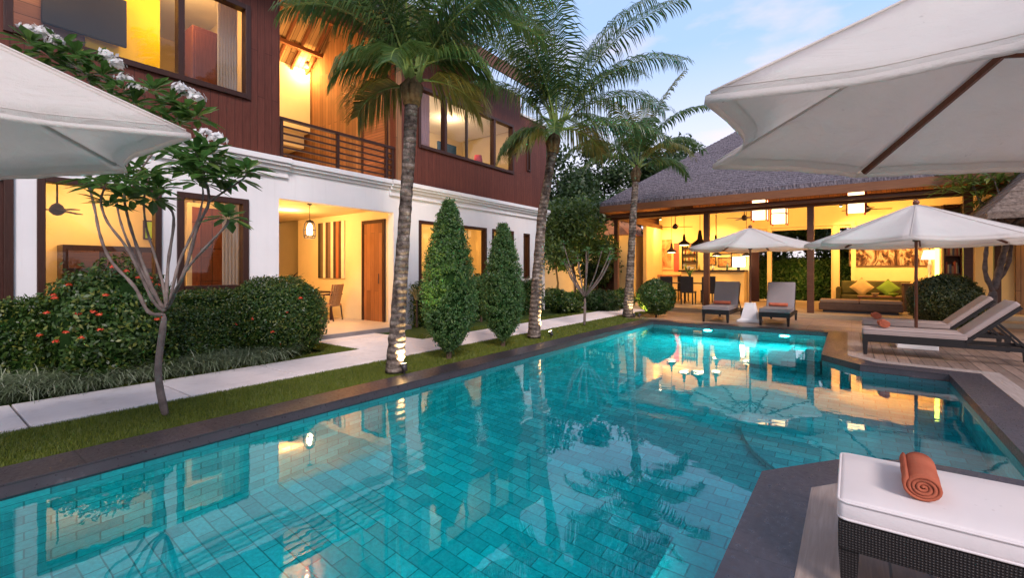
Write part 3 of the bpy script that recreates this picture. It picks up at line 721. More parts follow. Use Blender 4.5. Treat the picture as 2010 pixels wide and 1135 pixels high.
def fan(loc, ztop, label, r=0.62, n=3, group=None, rz=0.3, z0=0.0):
    t = thing('ceiling_fan', label, 'ceiling fan', loc, 0, group); x, y, z = loc
    m = MB(); m.tube([(x, y, z), (x, y, ztop)], 0.014, 7); m.build('rod', METAL, t)
    m = MB(); m.lathe([(0.02, 0.12), (0.07, 0.08), (0.10, 0.02), (0.10, -0.03), (0.05, -0.08), (0.01, -0.09)], (x, y, z), 16); m.build('motor', METAL, t, smooth=True)
    for k in range(n):
        a = rz + 2*PI*k/n; c, s = math.cos(a), math.sin(a)
        m = MB(); m.bar((x + 0.09*c, y + 0.09*s, z), (x + r*c, y + r*s, z - 0.01), 0.11, 0.012); m.build('blade', FRAMEW, t)
    return t
fan((-10.6, 1.62, 2.36), 3.04, 'dark ceiling fan in the ground floor room behind the frangipani', 0.5)
# dark headboard cabinet and bright cushions in that room
t = thing('wall_cabinet', 'dark shelved cabinet against the room wall behind the frangipani branches', 'cabinet', (-12.1, 2.6, 0.08))
m = MB(); m.box(-12.44, -11.95, 1.9, 3.6, 0.09, 1.85); m.build('carcass', FRAMEW, t)
for z in (0.5, 0.95, 1.4):
    for y in (1.98, 2.54, 3.10):
        m = MB(); m.box(-11.949, -11.92, y, y + 0.44, z, z + 0.34); m.build('drawer', BEAM, t, bevel=0.006)
def picture(loc, w, h, label, mat, axis='x', frame=FRAMEW, fw=0.03, name='framed_picture'):
    x, y, z = loc; t = thing(name, label, 'picture', loc)
    if axis == 'x':
        m = MB(); m.box(x, x+.02, y-w/2, y+w/2, z-h/2, z+h/2); m.build('picture_panel', mat, t)
        m = MB()
        m.box(x, x+.035, y-w/2-fw, y-w/2, z-h/2-fw, z+h/2+fw); m.box(x, x+.035, y+w/2, y+w/2+fw, z-h/2-fw, z+h/2+fw); m.box(x, x+.035, y-w/2, y+w/2, z+h/2, z+h/2+fw); m.box(x, x+.035, y-w/2, y+w/2, z-h/2-fw, z-h/2)
    else:
        m = MB(); m.box(x-w/2, x+w/2, y-.02, y, z-h/2, z+h/2); m.build('picture_panel', mat, t)
        m = MB()
        m.box(x-w/2-fw, x-w/2, y-.035, y, z-h/2-fw, z+h/2+fw); m.box(x+w/2, x+w/2+fw, y-.035, y, z-h/2-fw, z+h/2+fw); m.box(x-w/2, x+w/2, y-.035, y, z+h/2, z+h/2+fw); m.box(x-w/2, x+w/2, y-.035, y, z-h/2-fw, z-h/2)
    m.build('picture_frame', frame, t); return t
def abstract(name, cs, scale=3.0, detail=3, stretch=(1,1,1)):
    m = NM(name); v = m.map(m.uv(), stretch); f = m.noise(v, scale, detail, 0.6, 1.5)
    st = [(0.3 + 0.4*i/max(1, len(cs)-1), c) for i, c in enumerate(cs)]
    return m.end(m.bsdf(m.ramp(f, st), 0.6, 0.3))
picture((-12.44, 3.55, 2.25), 0.55, 0.36, 'lime green picture on the wall of the room behind the frangipani', simple('lime paint', (0.42, 0.68, 0.02), 0.6, 0.3, 0.1, 5))
# upper room over the frangipani
YEL = simple('yellow paint', (0.85, 0.62, 0.01), 0.6, 0.3, 0.05, 2)
m = MB(); m.box(-10.62, -10.5, 1.95, 3.0, 3.51, 6.59); o = m.build('yellow_wall_panel', YEL); tag(o, 'bright yellow partition in the upper room left of the window mullion', 'partition')
m = MB(); m.box(-10.40, -10.34, 1.40, 2.47, 5.32, 6.15)
t = thing('television', 'large dark screen in front of the yellow partition upstairs', 'television', (-10.45, 1.7, 5.1)); m.build('screen', simple('navy screen', (0.010, 0.013, 0.024), 0.5, 0.5, 0.1, 2), t, bevel=0.01)
m = MB(); m.box(-10.499, -10.401, 2.0, 2.3, 5.5, 5.9); m.build('wall_bracket', METAL, t)
t = thing('wardrobe', 'carved brown wardrobe behind the upper window over the frangipani', 'wardrobe', (-10.3, 3.1, 3.5))
m = MB(); m.box(-10.45, -10.0, 3.36, 3.80, 3.51, 6.02); m.build('carcass', wood('carved wardrobe', (0.13, 0.035, 0.018), (0.22, 0.07, 0.035), 1, 0.35, 'v'), t, bevel=0.02)
m = MB(); m.box(-9.999, -9.975, 3.40, 3.76, 3.6, 5.92); m.build('door', wood('carved wardrobe', (0,)*3, (0,)*3), t, bevel=0.02)
o = MB().box(-10.62, -10.5, 0.7, 1.94, 3.51, 6.59).build('wood_partition', wood('rosy partition boards', (0.22, 0.10, 0.07), (0.36, 0.18, 0.12), 1, 0.4, 'u', 0.2)); tag(o, 'rosy timber partition beside the bright yellow one upstairs', 'partition')
# upper room beyond the palm
picture((-12.44, 10.9, 5.55), 0.75, 0.45, 'small wall picture upstairs between the two palms', abstract('blue abstract', [(0.05,0.12,0.18),(0.12,0.30,0.38),(0.4,0.45,0.4)]))
t = thing('television', 'dark blue television on a stand in the upper window between the palms', 'television', (-10.2, 10.35, 3.5))
m = MB(); m.box(-10.25, -10.18, 9.95, 10.75, 4.85, 5.35); m.build('screen', simple('teal screen', (0.03, 0.13, 0.18), 0.2, 0.6, 0.1, 2), t, bevel=0.01)
m = MB(); m.box(-10.24, -10.19, 10.3, 10.4, 3.51, 4.85); m.box(-10.4, -10.05, 10.1, 10.6, 3.505, 3.54); m.build('stand', METAL, t)
t = thing('high_back_chair', 'dark high-backed chair behind the upper window between the palms', 'chair', (-10.0, 10.9, 3.5))
for sy in (-.2, .2):
    for sx in (-.2, .2): m = MB(); m.box(-10+sx-.02, -10+sx+.02, 10.9+sy-.02, 10.9+sy+.02, 3.505, 3.95); m.build('leg', BLACK, t)
m = MB(); m.box(-10.23, -9.77, 10.67, 11.13, 3.95, 4.02); m.build('seat', BLACK, t, bevel=.01)
m = MB(); m.box(-10.23, -10.17, 10.67, 11.13, 4.02, 5.05); m.build('backrest', BLACK, t, bevel=.03)
t = thing('floor_lamp', 'red-shaded floor lamp at the far end of the upper window', 'lamp', (-10.0, 11.6, 3.5))
m = MB(); m.tube([(-10, 11.6, 3.51), (-10, 11.6, 4.9)], 0.015); m.lathe([(0.14, 0), (0.14, 0.02), (0.02, 0.04)], (-10, 11.6, 3.505), 18); m.build('stem', METAL, t)
m = MB(); m.lathe([(0.16, 0), (0.12, 0.30), (0.01, 0.30)], (-10, 11.6, 4.9), 20); m.build('lamp_shade', simple('red shade', (0.65, 0.03, 0.04), 0.6, 0.3), t, smooth=True)
# ground room beyond the porch
picture((-12.44, 9.35, 1.95), 0.9, 0.7, 'rust and cream picture on the far ground floor room wall', abstract('rust abstract', [(0.5,0.14,0.05),(0.75,0.55,0.3),(0.3,0.1,0.05)]))
t = thing('wall_cabinet', 'pale cabinet with dark top in the far ground floor room', 'cabinet', (-12.1, 11.0, 0.08))
m = MB(); m.box(-12.44, -11.9, 10.2, 12.0, 0.09, 1.2); m.build('carcass', simple('pale cabinet', (0.6, 0.5, 0.36), 0.5), t, bevel=.01)
m = MB(); m.box(-12.44, -11.85, 10.15, 12.05, 1.201, 1.25); m.build('top', FRAMEW, t)
for y in (10.25, 10.85, 11.45): m = MB(); m.box(-11.899, -11.88, y, y+.5, 0.2, 1.1); m.build('door', simple('pale cabinet door', (0.66, 0.55, 0.4), 0.5), t, bevel=.008)

# ================================================================== THE OPEN PAVILION AT THE FAR END
PY = 16.0; PF = 0.12
pav = thing('open_pavilion', 'open-sided pavilion with grey shingled hip roof and golden lit rooms beyond the pool', 'pavilion', (0, 18, 0))
m = MB(); m.box(-7.3, 8, 15.622, 22.5, -0.05, PF); m.build('floor', simple('honey stone floor', (0.46, 0.31, 0.17), 0.35, 0.5, 0.12, 1.2), pav, bevel=0.01)
ex0, ex1, ey0, ey1, ezt, kk = -7.30, 12.0, 15.2, 24.2, 3.78, 0.75
d = (ey1 - ey0) / 2; rzt = ezt + kk * d
m = MB(); th = 0.16
A = [(ex0,ey0,ezt),(ex1,ey0,ezt),(ex1,ey1,ezt),(ex0,ey1,ezt),(ex0+d,ey0+d,rzt),(ex1-d,ey0+d,rzt)]
# roof as stepped courses of shingle so that the surface is not flat
def course_roof(A, name, par, mat, n=46, th=0.10):
    m = MB(); a0, a1, a2, a3, r0, r1 = [Vector(p) for p in A]
    for (p, q, rp, rq) in ((a0, a1, r0, r1), (a1, a2, r1, r1), (a2, a3, r1, r0), (a3, a0, r0, r0)):
        for i in range(n):
            f0 = i / n; f1 = (i + 1.0) / n
            P0 = p.lerp(rp, f0); P1 = q.lerp(rq, f0); P2 = q.lerp(rq, f1); P3 = p.lerp(rp, f1)
            k = max(2, int((P1 - P0).length / 0.35)); up = Vector((0, 0, 1))
            for j in range(k):
                s0, s1 = j / k, (j + 1) / k; h = 0.022 + 0.018 * random.random(); hh = th if i == 0 else 0.0
                B0 = P0.lerp(P1, s0); B1 = P0.lerp(P1, s1); T1 = P3.lerp(P2, s1); T0 = P3.lerp(P2, s0)
                m.add([B0 - up*hh, B1 - up*hh, B1 + up*h, B0 + up*h, T1 + up*0.012, T0 + up*0.012], [(0,1,2,3), (3,2,4,5)])
    return m.build(name, mat, par)
roof = course_roof(A, 'roof', pav, THATCH)
m = MB(); B = [(a[0], a[1], a[2] - 0.105) for a in A]
m.add(B, [(0,4,5,1),(1,5,2),(2,5,4,3),(3,4,0)]); m.build('ceiling_boards', wood('pavilion ceiling boards', (0.15, 0.06, 0.025), (0.24, 0.10, 0.04), 1.0, 0.6, 'u', 0.12), pav)
m = MB()
for (p, q) in ((0,1),(3,0)):
    a = Vector(A[p]); b = Vector(A[q]); m.bar(a - Vector((0,0,0.22)), b - Vector((0,0,0.22)), 0.05, 0.23)
m.build('fascia', wood('fascia timber', (0.16, 0.06, 0.025), (0.28, 0.12, 0.05), 1, 0.45, 'u'), pav)
m = MB(); x = -7.0
while x < 8.0:
    q = min(3.75, x - ex0 - 0.05); m.bar((x, 15.25, 3.60), (x, 15.25 + q, 3.60 + 0.75*q), 0.05, 0.09); x += 0.55
m.build('rafter', RAFTER, pav)
posts = (-7.02, -3.85, -0.97, 2.33, 5.5)
for x in posts:
    m = MB(); w = 0.085 if x > -7 else 0.075; m.box(x - w, x + w, PY - w, PY + w, PF + 0.001, 3.24)
    m.build('post', BEAM, pav, bevel=0.008)
m = MB(); m.box(-7.2, 7.9, PY - 0.09, PY + 0.09, 3.241, 3.46); m.build('beam', BEAM, pav)
m = MB(); m.box(-7.1, -6.94, PY + 0.09, 22, 3.241, 3.42); m.build('beam', BEAM, pav)
m = MB(); m.box(-7.2, 7.9, PY - 0.5, PY - 0.41, 3.29, 3.36); m.build('beam', BEAM, pav)
# walls: kitchen and lounge with the garden opening between them
kh = [(-3.35, -0.82, -1, 2.98)]
m = MB(); m.box(-3.9, 6.8, 20.85, 21.05, 3.801, 6.1); m.box(-5.6, -3.9, 20.85, 21.05, 3.801, 4.8); m.box(-7.0, -5.6, 20.85, 21.05, 3.801, 3.95); m.build('upper_boards', wood('upper wall boards', (0.13, 0.05, 0.022), (0.22, 0.09, 0.04), 1.0, 0.6, 'v', 0.14), pav)
wallgrid('y', 20.9, 21.05, -7.1, 6.8, PF, 3.8, [(-3.35, -2.72, PF-1, 2.95), (-2.58, -0.62, PF-1, 2.95), (-0.36, -0.02, PF-1, 2.95)]).build('back_wall', CREAMP, pav)
m = MB(); m.box(-7.1, -6.95, 18.9, 20.898, PF, 3.42); m.build('side_wall', CREAMP, pav)
m = MB()
for x in (-3.36, -2.65, -0.49, 0.05): m.box(x - 0.07, x + 0.07, 20.82, 20.895, PF, 3.05)
m.box(-3.4, 0.1, 20.80, 20.893, 3.051, 3.16); m.build('opening_frame', CREAMP, pav)
m = MB(); m.box(-3.28, -2.99, 20.7, 20.79, PF, 2.9); m.build('folding_door', FRAMEW, pav)
m = MB(); m.box(2.45, 2.60, 17.0, 20.8, PF, 3.24); m.box(2.6, 7.5, 16.9, 17.04, PF, 3.3); m.build('side_wall', CREAMP, pav)
m = MB(); m.box(3.32, 4.3, 16.80, 16.895, PF + .02, 2.35); m.build('door', wood('golden teak door', (0.28,0.14,0.05),(0.45,0.25,0.10),1,0.4,'v',0.2), pav)
m = MB(); m.box(2.0, 6.5, 16.2, 16.78, PF+0.002, 0.25); m.build('step', simple('cream step', (0.62, 0.48, 0.3), 0.5), pav, bevel=.01)
# broad warm point lamps for the pavilion, no fixtures modelled
for (x, y, z, p) in ((-5.2, 18.4, 3.3, 260), (-1.8, 18.6, 3.35, 170), (1.0, 18.9, 3.3, 260), (4.6, 16.3, 2.9, 60), (-6.2, 20.2, 2.9, 60)):
    lamp((x, y, z), p * 0.29, (1.0, 0.56, 0.17), 0.2)
# kitchen
t = thing('kitchen_counter', 'long cream kitchen counter with a dark top under the framed pictures', 'counter', (-4.8, 20.5, PF))
m = MB(); m.box(-5.9, -3.45, 20.2, 20.88, PF + .002, 1.32); m.build('cabinet', CREAMP, t)
m = MB(); m.box(-6.0, -3.42, 20.1, 20.885, 1.322, 1.39); m.build('top', BLACK, t, bevel=.006)
t = thing('side_counter', 'low cream sideboard with terracotta top under the tall abstract painting', 'sideboard', (-7, 20.3, PF))
m = MB(); m.box(-6.94, -6.02, 20.3, 20.88, PF + .002, 1.10); m.build('cabinet', CREAMP, t)
m = MB(); m.box(-6.945, -6.0, 20.22, 20.885, 1.102, 1.17); m.build('top', simple('terracotta slab', (0.45, 0.18, 0.07), 0.5), t)
picture((-6.83, 20.88, 2.12), 0.62, 1.3, 'tall brown and rust abstract painting in the kitchen corner beside the palm', abstract('rust swirl', [(0.22,0.07,0.03),(0.50,0.22,0.09),(0.62,0.45,0.22)], 2.0, 2), 'y', CREAMP, 0.05)
o = MB().box(-6.42, -6.20, 20.86, 20.897, 1.35, 2.6).build('red_wall_hanging', simple('coral cloth', (0.75, 0.10, 0.08), 0.7)); tag(o, 'narrow coral red wall hanging right of the tall abstract painting', 'wall hanging')
k = 0
for (x, z, w, h, lb) in ((-5.0, 2.33, .30, .26, 'smallest'), (-4.35, 2.30, .62, .42, 'widest'), (-3.72, 2.42, .42, .28, 'square'), (-4.88, 1.78, .42, .30, ''), (-4.30, 1.72, .5, .34, ''), (-3.78, 1.85, .5, .45, '')):
    lab = ['small dark framed picture in the upper row left over the kitchen counter', 'wide orange picture in the upper row behind the pavilion post', 'brown framed picture top right over the kitchen counter',
           'brown framed picture in the lower row, first over the kitchen counter', 'amber framed picture in the lower row behind the pavilion post', 'large square gold picture in the lower row nearest the white lamp'][k]
    picture((x, 20.885, z), w, h, lab, abstract('kitchen art %d' % k, [(0.30,0.08,0.03),(0.55,0.28,0.08),(0.15,0.06,0.03)], 3.0 + k, 2), 'y', BLACK, 0.03); k += 1
t = thing('table_lamp', 'bright white box lamp at the end of the kitchen counter', 'lamp', (-3.62, 20.5, 1.39))
m = MB(); m.box(-3.90, -3.48, 20.35, 20.6, 1.52, 1.92); m.build('lamp_shade', emit('white shade glow', (1.0, 0.86, 0.60), 3.0), t, bevel=.02)
m = MB(); m.box(-3.75, -3.65, 20.42, 20.52, 1.392, 1.52); m.build('base', BLACK, t)
def pendant(x, y, z, s, label):
    t = thing('pendant_lamp', label, 'pendant lamp', (x, y, z), group='cone pendant lamps over the dining table')
    m = MB(); m.lathe([(0.20*s, -0.16*s), (0.19*s, -0.10*s), (0.06*s, 0.0), (0.03*s, 0.20*s), (0.01, 0.22*s)], (x, y, z), 20); m.build('lamp_shade', BLACK, t, smooth=True)
    m = MB(); m.tube([(x, y, z + 0.2*s), (x, y, 4.6)], 0.010, 6); m.build('cord', BLACK, t)
    m = MB(); m.lathe([(0.01, -0.165*s), (0.15*s, -0.17*s), (0.01, -0.175*s)], (x, y, z), 16); m.build('bulb', emit('pendant glow', (1.0, 0.8, 0.45), 4.0), t)
for (x, y, z, s, lb) in ((-5.72, 18.3, 2.24, 1.0, 'lowest'), (-5.15, 18.0, 2.52, 1.1, 'middle'), (-4.52, 17.8, 2.52, 1.6, 'wide'), (-4.15, 18.6, 2.5, 1.0, 'x'), (-4.30, 19.4, 2.10, 0.9, 'y'), (-3.2, 19.2, 2.05, 0.8, 'z')):
    pendant(x, y, z, s, {'lowest': 'small black cone pendant hanging lowest and nearest the tall abstract painting', 'middle': 'black cone pendant between the lowest one and the widest one', 'wide': 'widest black cone pendant with a tall neck over the dining table',
        'x': 'black cone pendant partly hidden behind the dark pavilion post', 'y': 'black cone pendant hanging low before the small framed picture', 'z': 'small black cone pendant near the white box lamp'}[lb])
fan((-5.3, 17.4, 3.0), 4.7, 'dark ceiling fan over the dining table left of the pavilion post', 0.60, 4, 'ceiling fans under the pavilion roof', 0.4)
fan((-3.05, 17.9, 3.22), 4.9, 'dark ceiling fan between the middle post and the box lanterns', 0.62, 4, 'ceiling fans under the pavilion roof', 0.6)
fan((0.35, 17.2, 3.18), 4.6, 'dark ceiling fan behind the single box lantern', 0.60, 4, 'ceiling fans under the pavilion roof', 0.2)
def box_lantern(x, y, z, label):
    t = thing('box_lantern', label, 'hanging lantern', (x, y, z), group='red and white box lanterns under the pavilion eave'); w = 0.21; h = 0.62
    m = MB(); m.box(x - w, x + w, y - w, y + w, z, z + h); m.build('lamp_shade', emit('paper lantern glow', (1.0, 0.66, 0.30), 1.5), t)
    m = MB()
    for sx in (-1, 1):
        for sy in (-1, 1): m.box(x + sx*(w+.004) - .022, x + sx*(w+.004) + .022, y + sy*(w+.004) - .022, y + sy*(w+.004) + .022, z - 0.06, z + h + .03)
    for zz in (z + h*0.48, z + h + .001):
        for sx in (-1, 1): m.box(x + sx*(w+.004) - .012, x + sx*(w+.004) + .012, y - w, y + w, zz, zz + .03); m.box(x - w, x + w, y + sx*(w+.004) - .012, y + sx*(w+.004) + .012, zz, zz + .03)
    m.build('cage', simple('red lacquer', (0.55, 0.06, 0.03), 0.4), t)
    m = MB(); m.tube([(x, y, z + h), (x, y, 4.9)], 0.010, 6); m.build('cord', BLACK, t)
box_lantern(-2.45, 17.1, 3.06, 'red-framed white box lantern hanging left of the cluster near the middle bay')
box_lantern(-1.92, 17.4, 2.92, 'lower of the two red-framed box lanterns hanging together in the middle bay')
box_lantern(0.10, 16.9, 3.08, 'single red-framed white box lantern hanging in the lounge bay')
# dining
t = simple_table('dining_table', 'long dark dining table in front of the kitchen counter', (-4.9, 18.2, PF + .002), 2.2, 0.9, 0.78, BLACK, legw=0.08)
def dchair(loc, rz, label):
    t = thing('dining_chair', label, 'chair', loc, rz, 'dark dining chairs around the table')
    m = MB(); m.box(-.23, .23, -.23, .23, .42, .48); m.build('seat', BLACK, t, local=True, bevel=.01)
    m = MB(); m.box(-.23, .23, .19, .23, .481, 1.02); m.build('backrest', BLACK, t, local=True, bevel=.012)
    for sx in (-1, 1):
        for sy in (-1, 1): m = MB(); m.box(sx*.2-.02, sx*.2+.02, sy*.2-.02, sy*.2+.02, 0, .419); m.build('leg', BLACK, t, local=True)
    return t
dc = dchair((-5.6, 17.5, PF + .002), PI, 'dark dining chair nearest the round bush, its back to the pool')
dup(dc, (-4.85, 17.5, PF + .002), PI, 'dark dining chair in the middle of the table, its back to the pool')
dup(dc, (-4.1, 17.5, PF + .002), PI, 'dark dining chair nearest the dark post, its back to the pool')
dup(dc, (-5.5, 18.9, PF + .002), 0, 'dark dining chair across the table near the terracotta counter')
dup(dc, (-4.5, 18.9, PF + .002), 0, 'dark dining chair across the table in front of the counter')
# lounge
BROWNF = simple('brown upholstery', (0.13, 0.075, 0.045), 0.8, 0.2, 0.2, 6); OLIVE = simple('olive upholstery', (0.10, 0.085, 0.03), 0.85, 0.2, 0.2, 6)
GOLD = simple('gold cushion cloth', (0.52, 0.33, 0.13), 0.7, 0.2, 0.1, 8)
t = thing('daybed', 'low brown upholstered daybed at the edge of the lounge floor', 'daybed', (0.2, 16.9, PF))
m = MB(); m.box(-0.80, 1.15, 16.55, 17.3, PF + .06, 0.40); m.build('base', BROWNF, t, bevel=.04, seg=3)
for (a, b) in ((-0.78, 0.17), (0.18, 1.13)): m = MB(); m.box(a, b, 16.57, 17.28, 0.402, 0.50); m.build('cushion', simple('tan seat cloth', (0.30, 0.18, 0.10), 0.8), t, bevel=.03, seg=3)
m = MB(); m.box(-0.7, 1.05, 16.65, 17.2, PF + .001, PF + .06); m.build('foot', BLACK, t)
t = thing('sofa', 'long olive sofa against the lounge back wall beneath the wide painting', 'sofa', (1.0, 20.3, PF))
m = MB(); m.box(-0.3, 2.3, 19.7, 20.7, PF + .002, 0.52); m.build('seat', OLIVE, t, bevel=.05, seg=3)
m = MB(); m.box(-0.3, 2.3, 20.42, 20.75, 0.522, 1.0); m.build('backrest', OLIVE, t, bevel=.06, seg=3)
for x in (-0.45, 2.31): m = MB(); m.box(x, x + .14, 19.7, 20.75, PF + .002, 0.78); m.build('armrest', OLIVE, t, bevel=.04, seg=3)
def cushion(c, s, rx, rz, mat, label, group='scatter cushions on the sofa'):
    n = 8; vs = []; fs = []
    R = Matrix.Rotation(rz, 3, 'Z') @ Matrix.Rotation(rx, 3, 'X') @ Matrix.Rotation(R_(45), 3, 'Y')
    for sd in (-1, 1):
        for i in range(n + 1):
            for j in range(n + 1):
                a = -1 + 2*i/n; b = -1 + 2*j/n; th = 0.28 * s * ((1-a**4)*(1-b**4)) ** 0.6
                k = 1 - 0.06*(abs(a)*(1-abs(b)) + abs(b)*(1-abs(a)))
                vs.append(Vector(c) + R @ Vector((a*s*0.5*k, sd*th*0.5, b*s*0.5*k)))
    q = (n+1)**2
    for i in range(n):
        for j in range(n): a = i*(n+1) + j; fs.append((a, a+1, a+n+2, a+n+1)); fs.append((q+a, q+a+n+1, q+a+n+2, q+a+1))
    o = MB().add(vs, fs).build('scatter_cushion', mat, smooth=True); tag(o, label, 'cushion', group)
cushion((0.28, 20.2, 0.78), 0.50, R_(-12), 0, GOLD, 'gold diamond-set cushion at the sofa end near the cream frame')
cushion((1.72, 20.2, 0.78), 0.50, R_(-12), 0, GOLD, 'gold diamond-set cushion on the sofa nearest the umbrella pole')
cushion((1.0, 20.25, 0.76), 0.46, R_(-12), 0, simple('green cushion cloth', (0.16, 0.24, 0.03), 0.8), 'green cushion in the middle of the olive sofa')
t = simple_table('coffee_table', 'low coffee table with bowls between daybed and sofa', (0.8, 18.7, PF + .002), 1.3, 0.7, 0.42, TEAKH, legw=.07)
for (x, y, s, mt, lb) in ((0.6, 18.7, 1.0, GOLD, 'small gold bowl on the coffee table'), (1.05, 18.6, 1.3, simple('lime bowl', (0.4, 0.6, 0.03), 0.3), 'lime green bowl on the coffee table')):
    o = MB().lathe([(0.03, 0), (0.05, 0.01), (0.09*s, 0.07), (0.10*s, 0.10), (0.09*s, 0.10), (0.04, 0.02)], (x, y, PF + .424), 18).build('bowl', mt, smooth=True); tag(o, lb, 'bowl')
def painting_mat():
    m = NM('brown figures painting'); v = m.uv()
    w = m.noise(m.map(v, (1.0, 0.42, 1)), 3.4, 5, 0.62, 2.2)
    c = m.ramp(w, [(0.40, (0.04, 0.018, 0.012)), (0.50, (0.20, 0.09, 0.04)), (0.58, (0.50, 0.36, 0.20))])
    return m.end(m.bsdf(c, 0.6, 0.3))
picture((1.02, 20.885, 2.02), 2.15, 0.95, 'wide brown painting of dark upright shapes over the sofa', painting_mat(), 'y', BROWNF, 0.03)
t = thing('table_lamp', 'pink-shaded table lamp right of the wide brown painting', 'lamp', (2.0, 19.9, 0.9))
m = MB(); m.lathe([(0.22, 0), (0.15, 0.3), (0.01, 0.3)], (2.02, 19.9, 1.72), 20); m.build('lamp_shade', emit('pink shade glow', (1.0, 0.45, 0.25), 1.3), t, smooth=True)
m = MB(); m.lathe([(0.10, 0), (0.05, 0.05), (0.03, 0.3), (0.06, 0.5), (0.02, 0.72)], (2.02, 19.9, 1.0), 14); m.build('base', simple('white ceramic', (0.8,0.78,0.7), 0.3), t, smooth=True)
t = thing('sideboard', 'dark wicker sideboard behind the umbrella pole in the lounge', 'sideboard', (1.9, 18.4, PF))
m = MB(); m.box(1.25, 2.42, 18.05, 18.75, PF + .003, 0.92); m.build('carcass', BROWNF, t, bevel=.02)
m = MB(); m.box(1.2, 2.43, 18.0, 18.8, 0.921, 0.97); m.build('top', BEAM, t)
for x in (1.32, 1.88): m = MB(); m.box(x, x+.5, 18.03, 18.049, 0.25, 0.85); m.build('door', BEAM, t)
t = thing('bookcase', 'tall brown bookcase with a yellow-green glowing strip near the lounge corner', 'bookcase', (2.1, 19.6, PF))
m = MB()
for x in (2.05, 2.40): m.box(x, x + .04, 17.4, 17.75, PF + .002, 3.2)
for z in (0.2, 0.75, 1.25, 1.75, 2.25, 2.75, 3.16): m.box(2.09, 2.40, 17.4, 17.75, z, z + .03)
m.box(2.09, 2.4, 17.72, 17.75, .24, 3.15)
m.build('carcass', BEAM, t)
m = MB(); m.lathe([(0.045, 0), (0.05, 0.02), (0.05, 1.7), (0.02, 1.72)], (1.93, 17.5, 0.98), 14); m.build('light_strip', emit('yellow green glow', (0.75, 0.95, 0.12), 2.0), t, smooth=True)
k = 0
for z in (0.78, 1.28, 1.78, 2.28):
    x = 2.11
    while x < 2.36:
        w = random.uniform(.02, .045); h = random.uniform(.2, .34); m = MB(); m.box(x, x+w, 17.45, 17.68, z, z+h); m.build('book', simple('book cloth %d' % (k % 4), [(0.4,0.1,0.05),(0.5,0.4,0.2),(0.1,0.12,0.15),(0.35,0.2,0.1)][k % 4], 0.7), t); x += w + .004; k += 1
m = MB(); m.box(1.55, 2.44, 17.9, 18.0, 2.55, 3.235); o = m.build('amber_panel', simple('amber panel', (0.42, 0.22, 0.07), 0.5)); o.parent = pav; o.location = -Vector(pav.location)

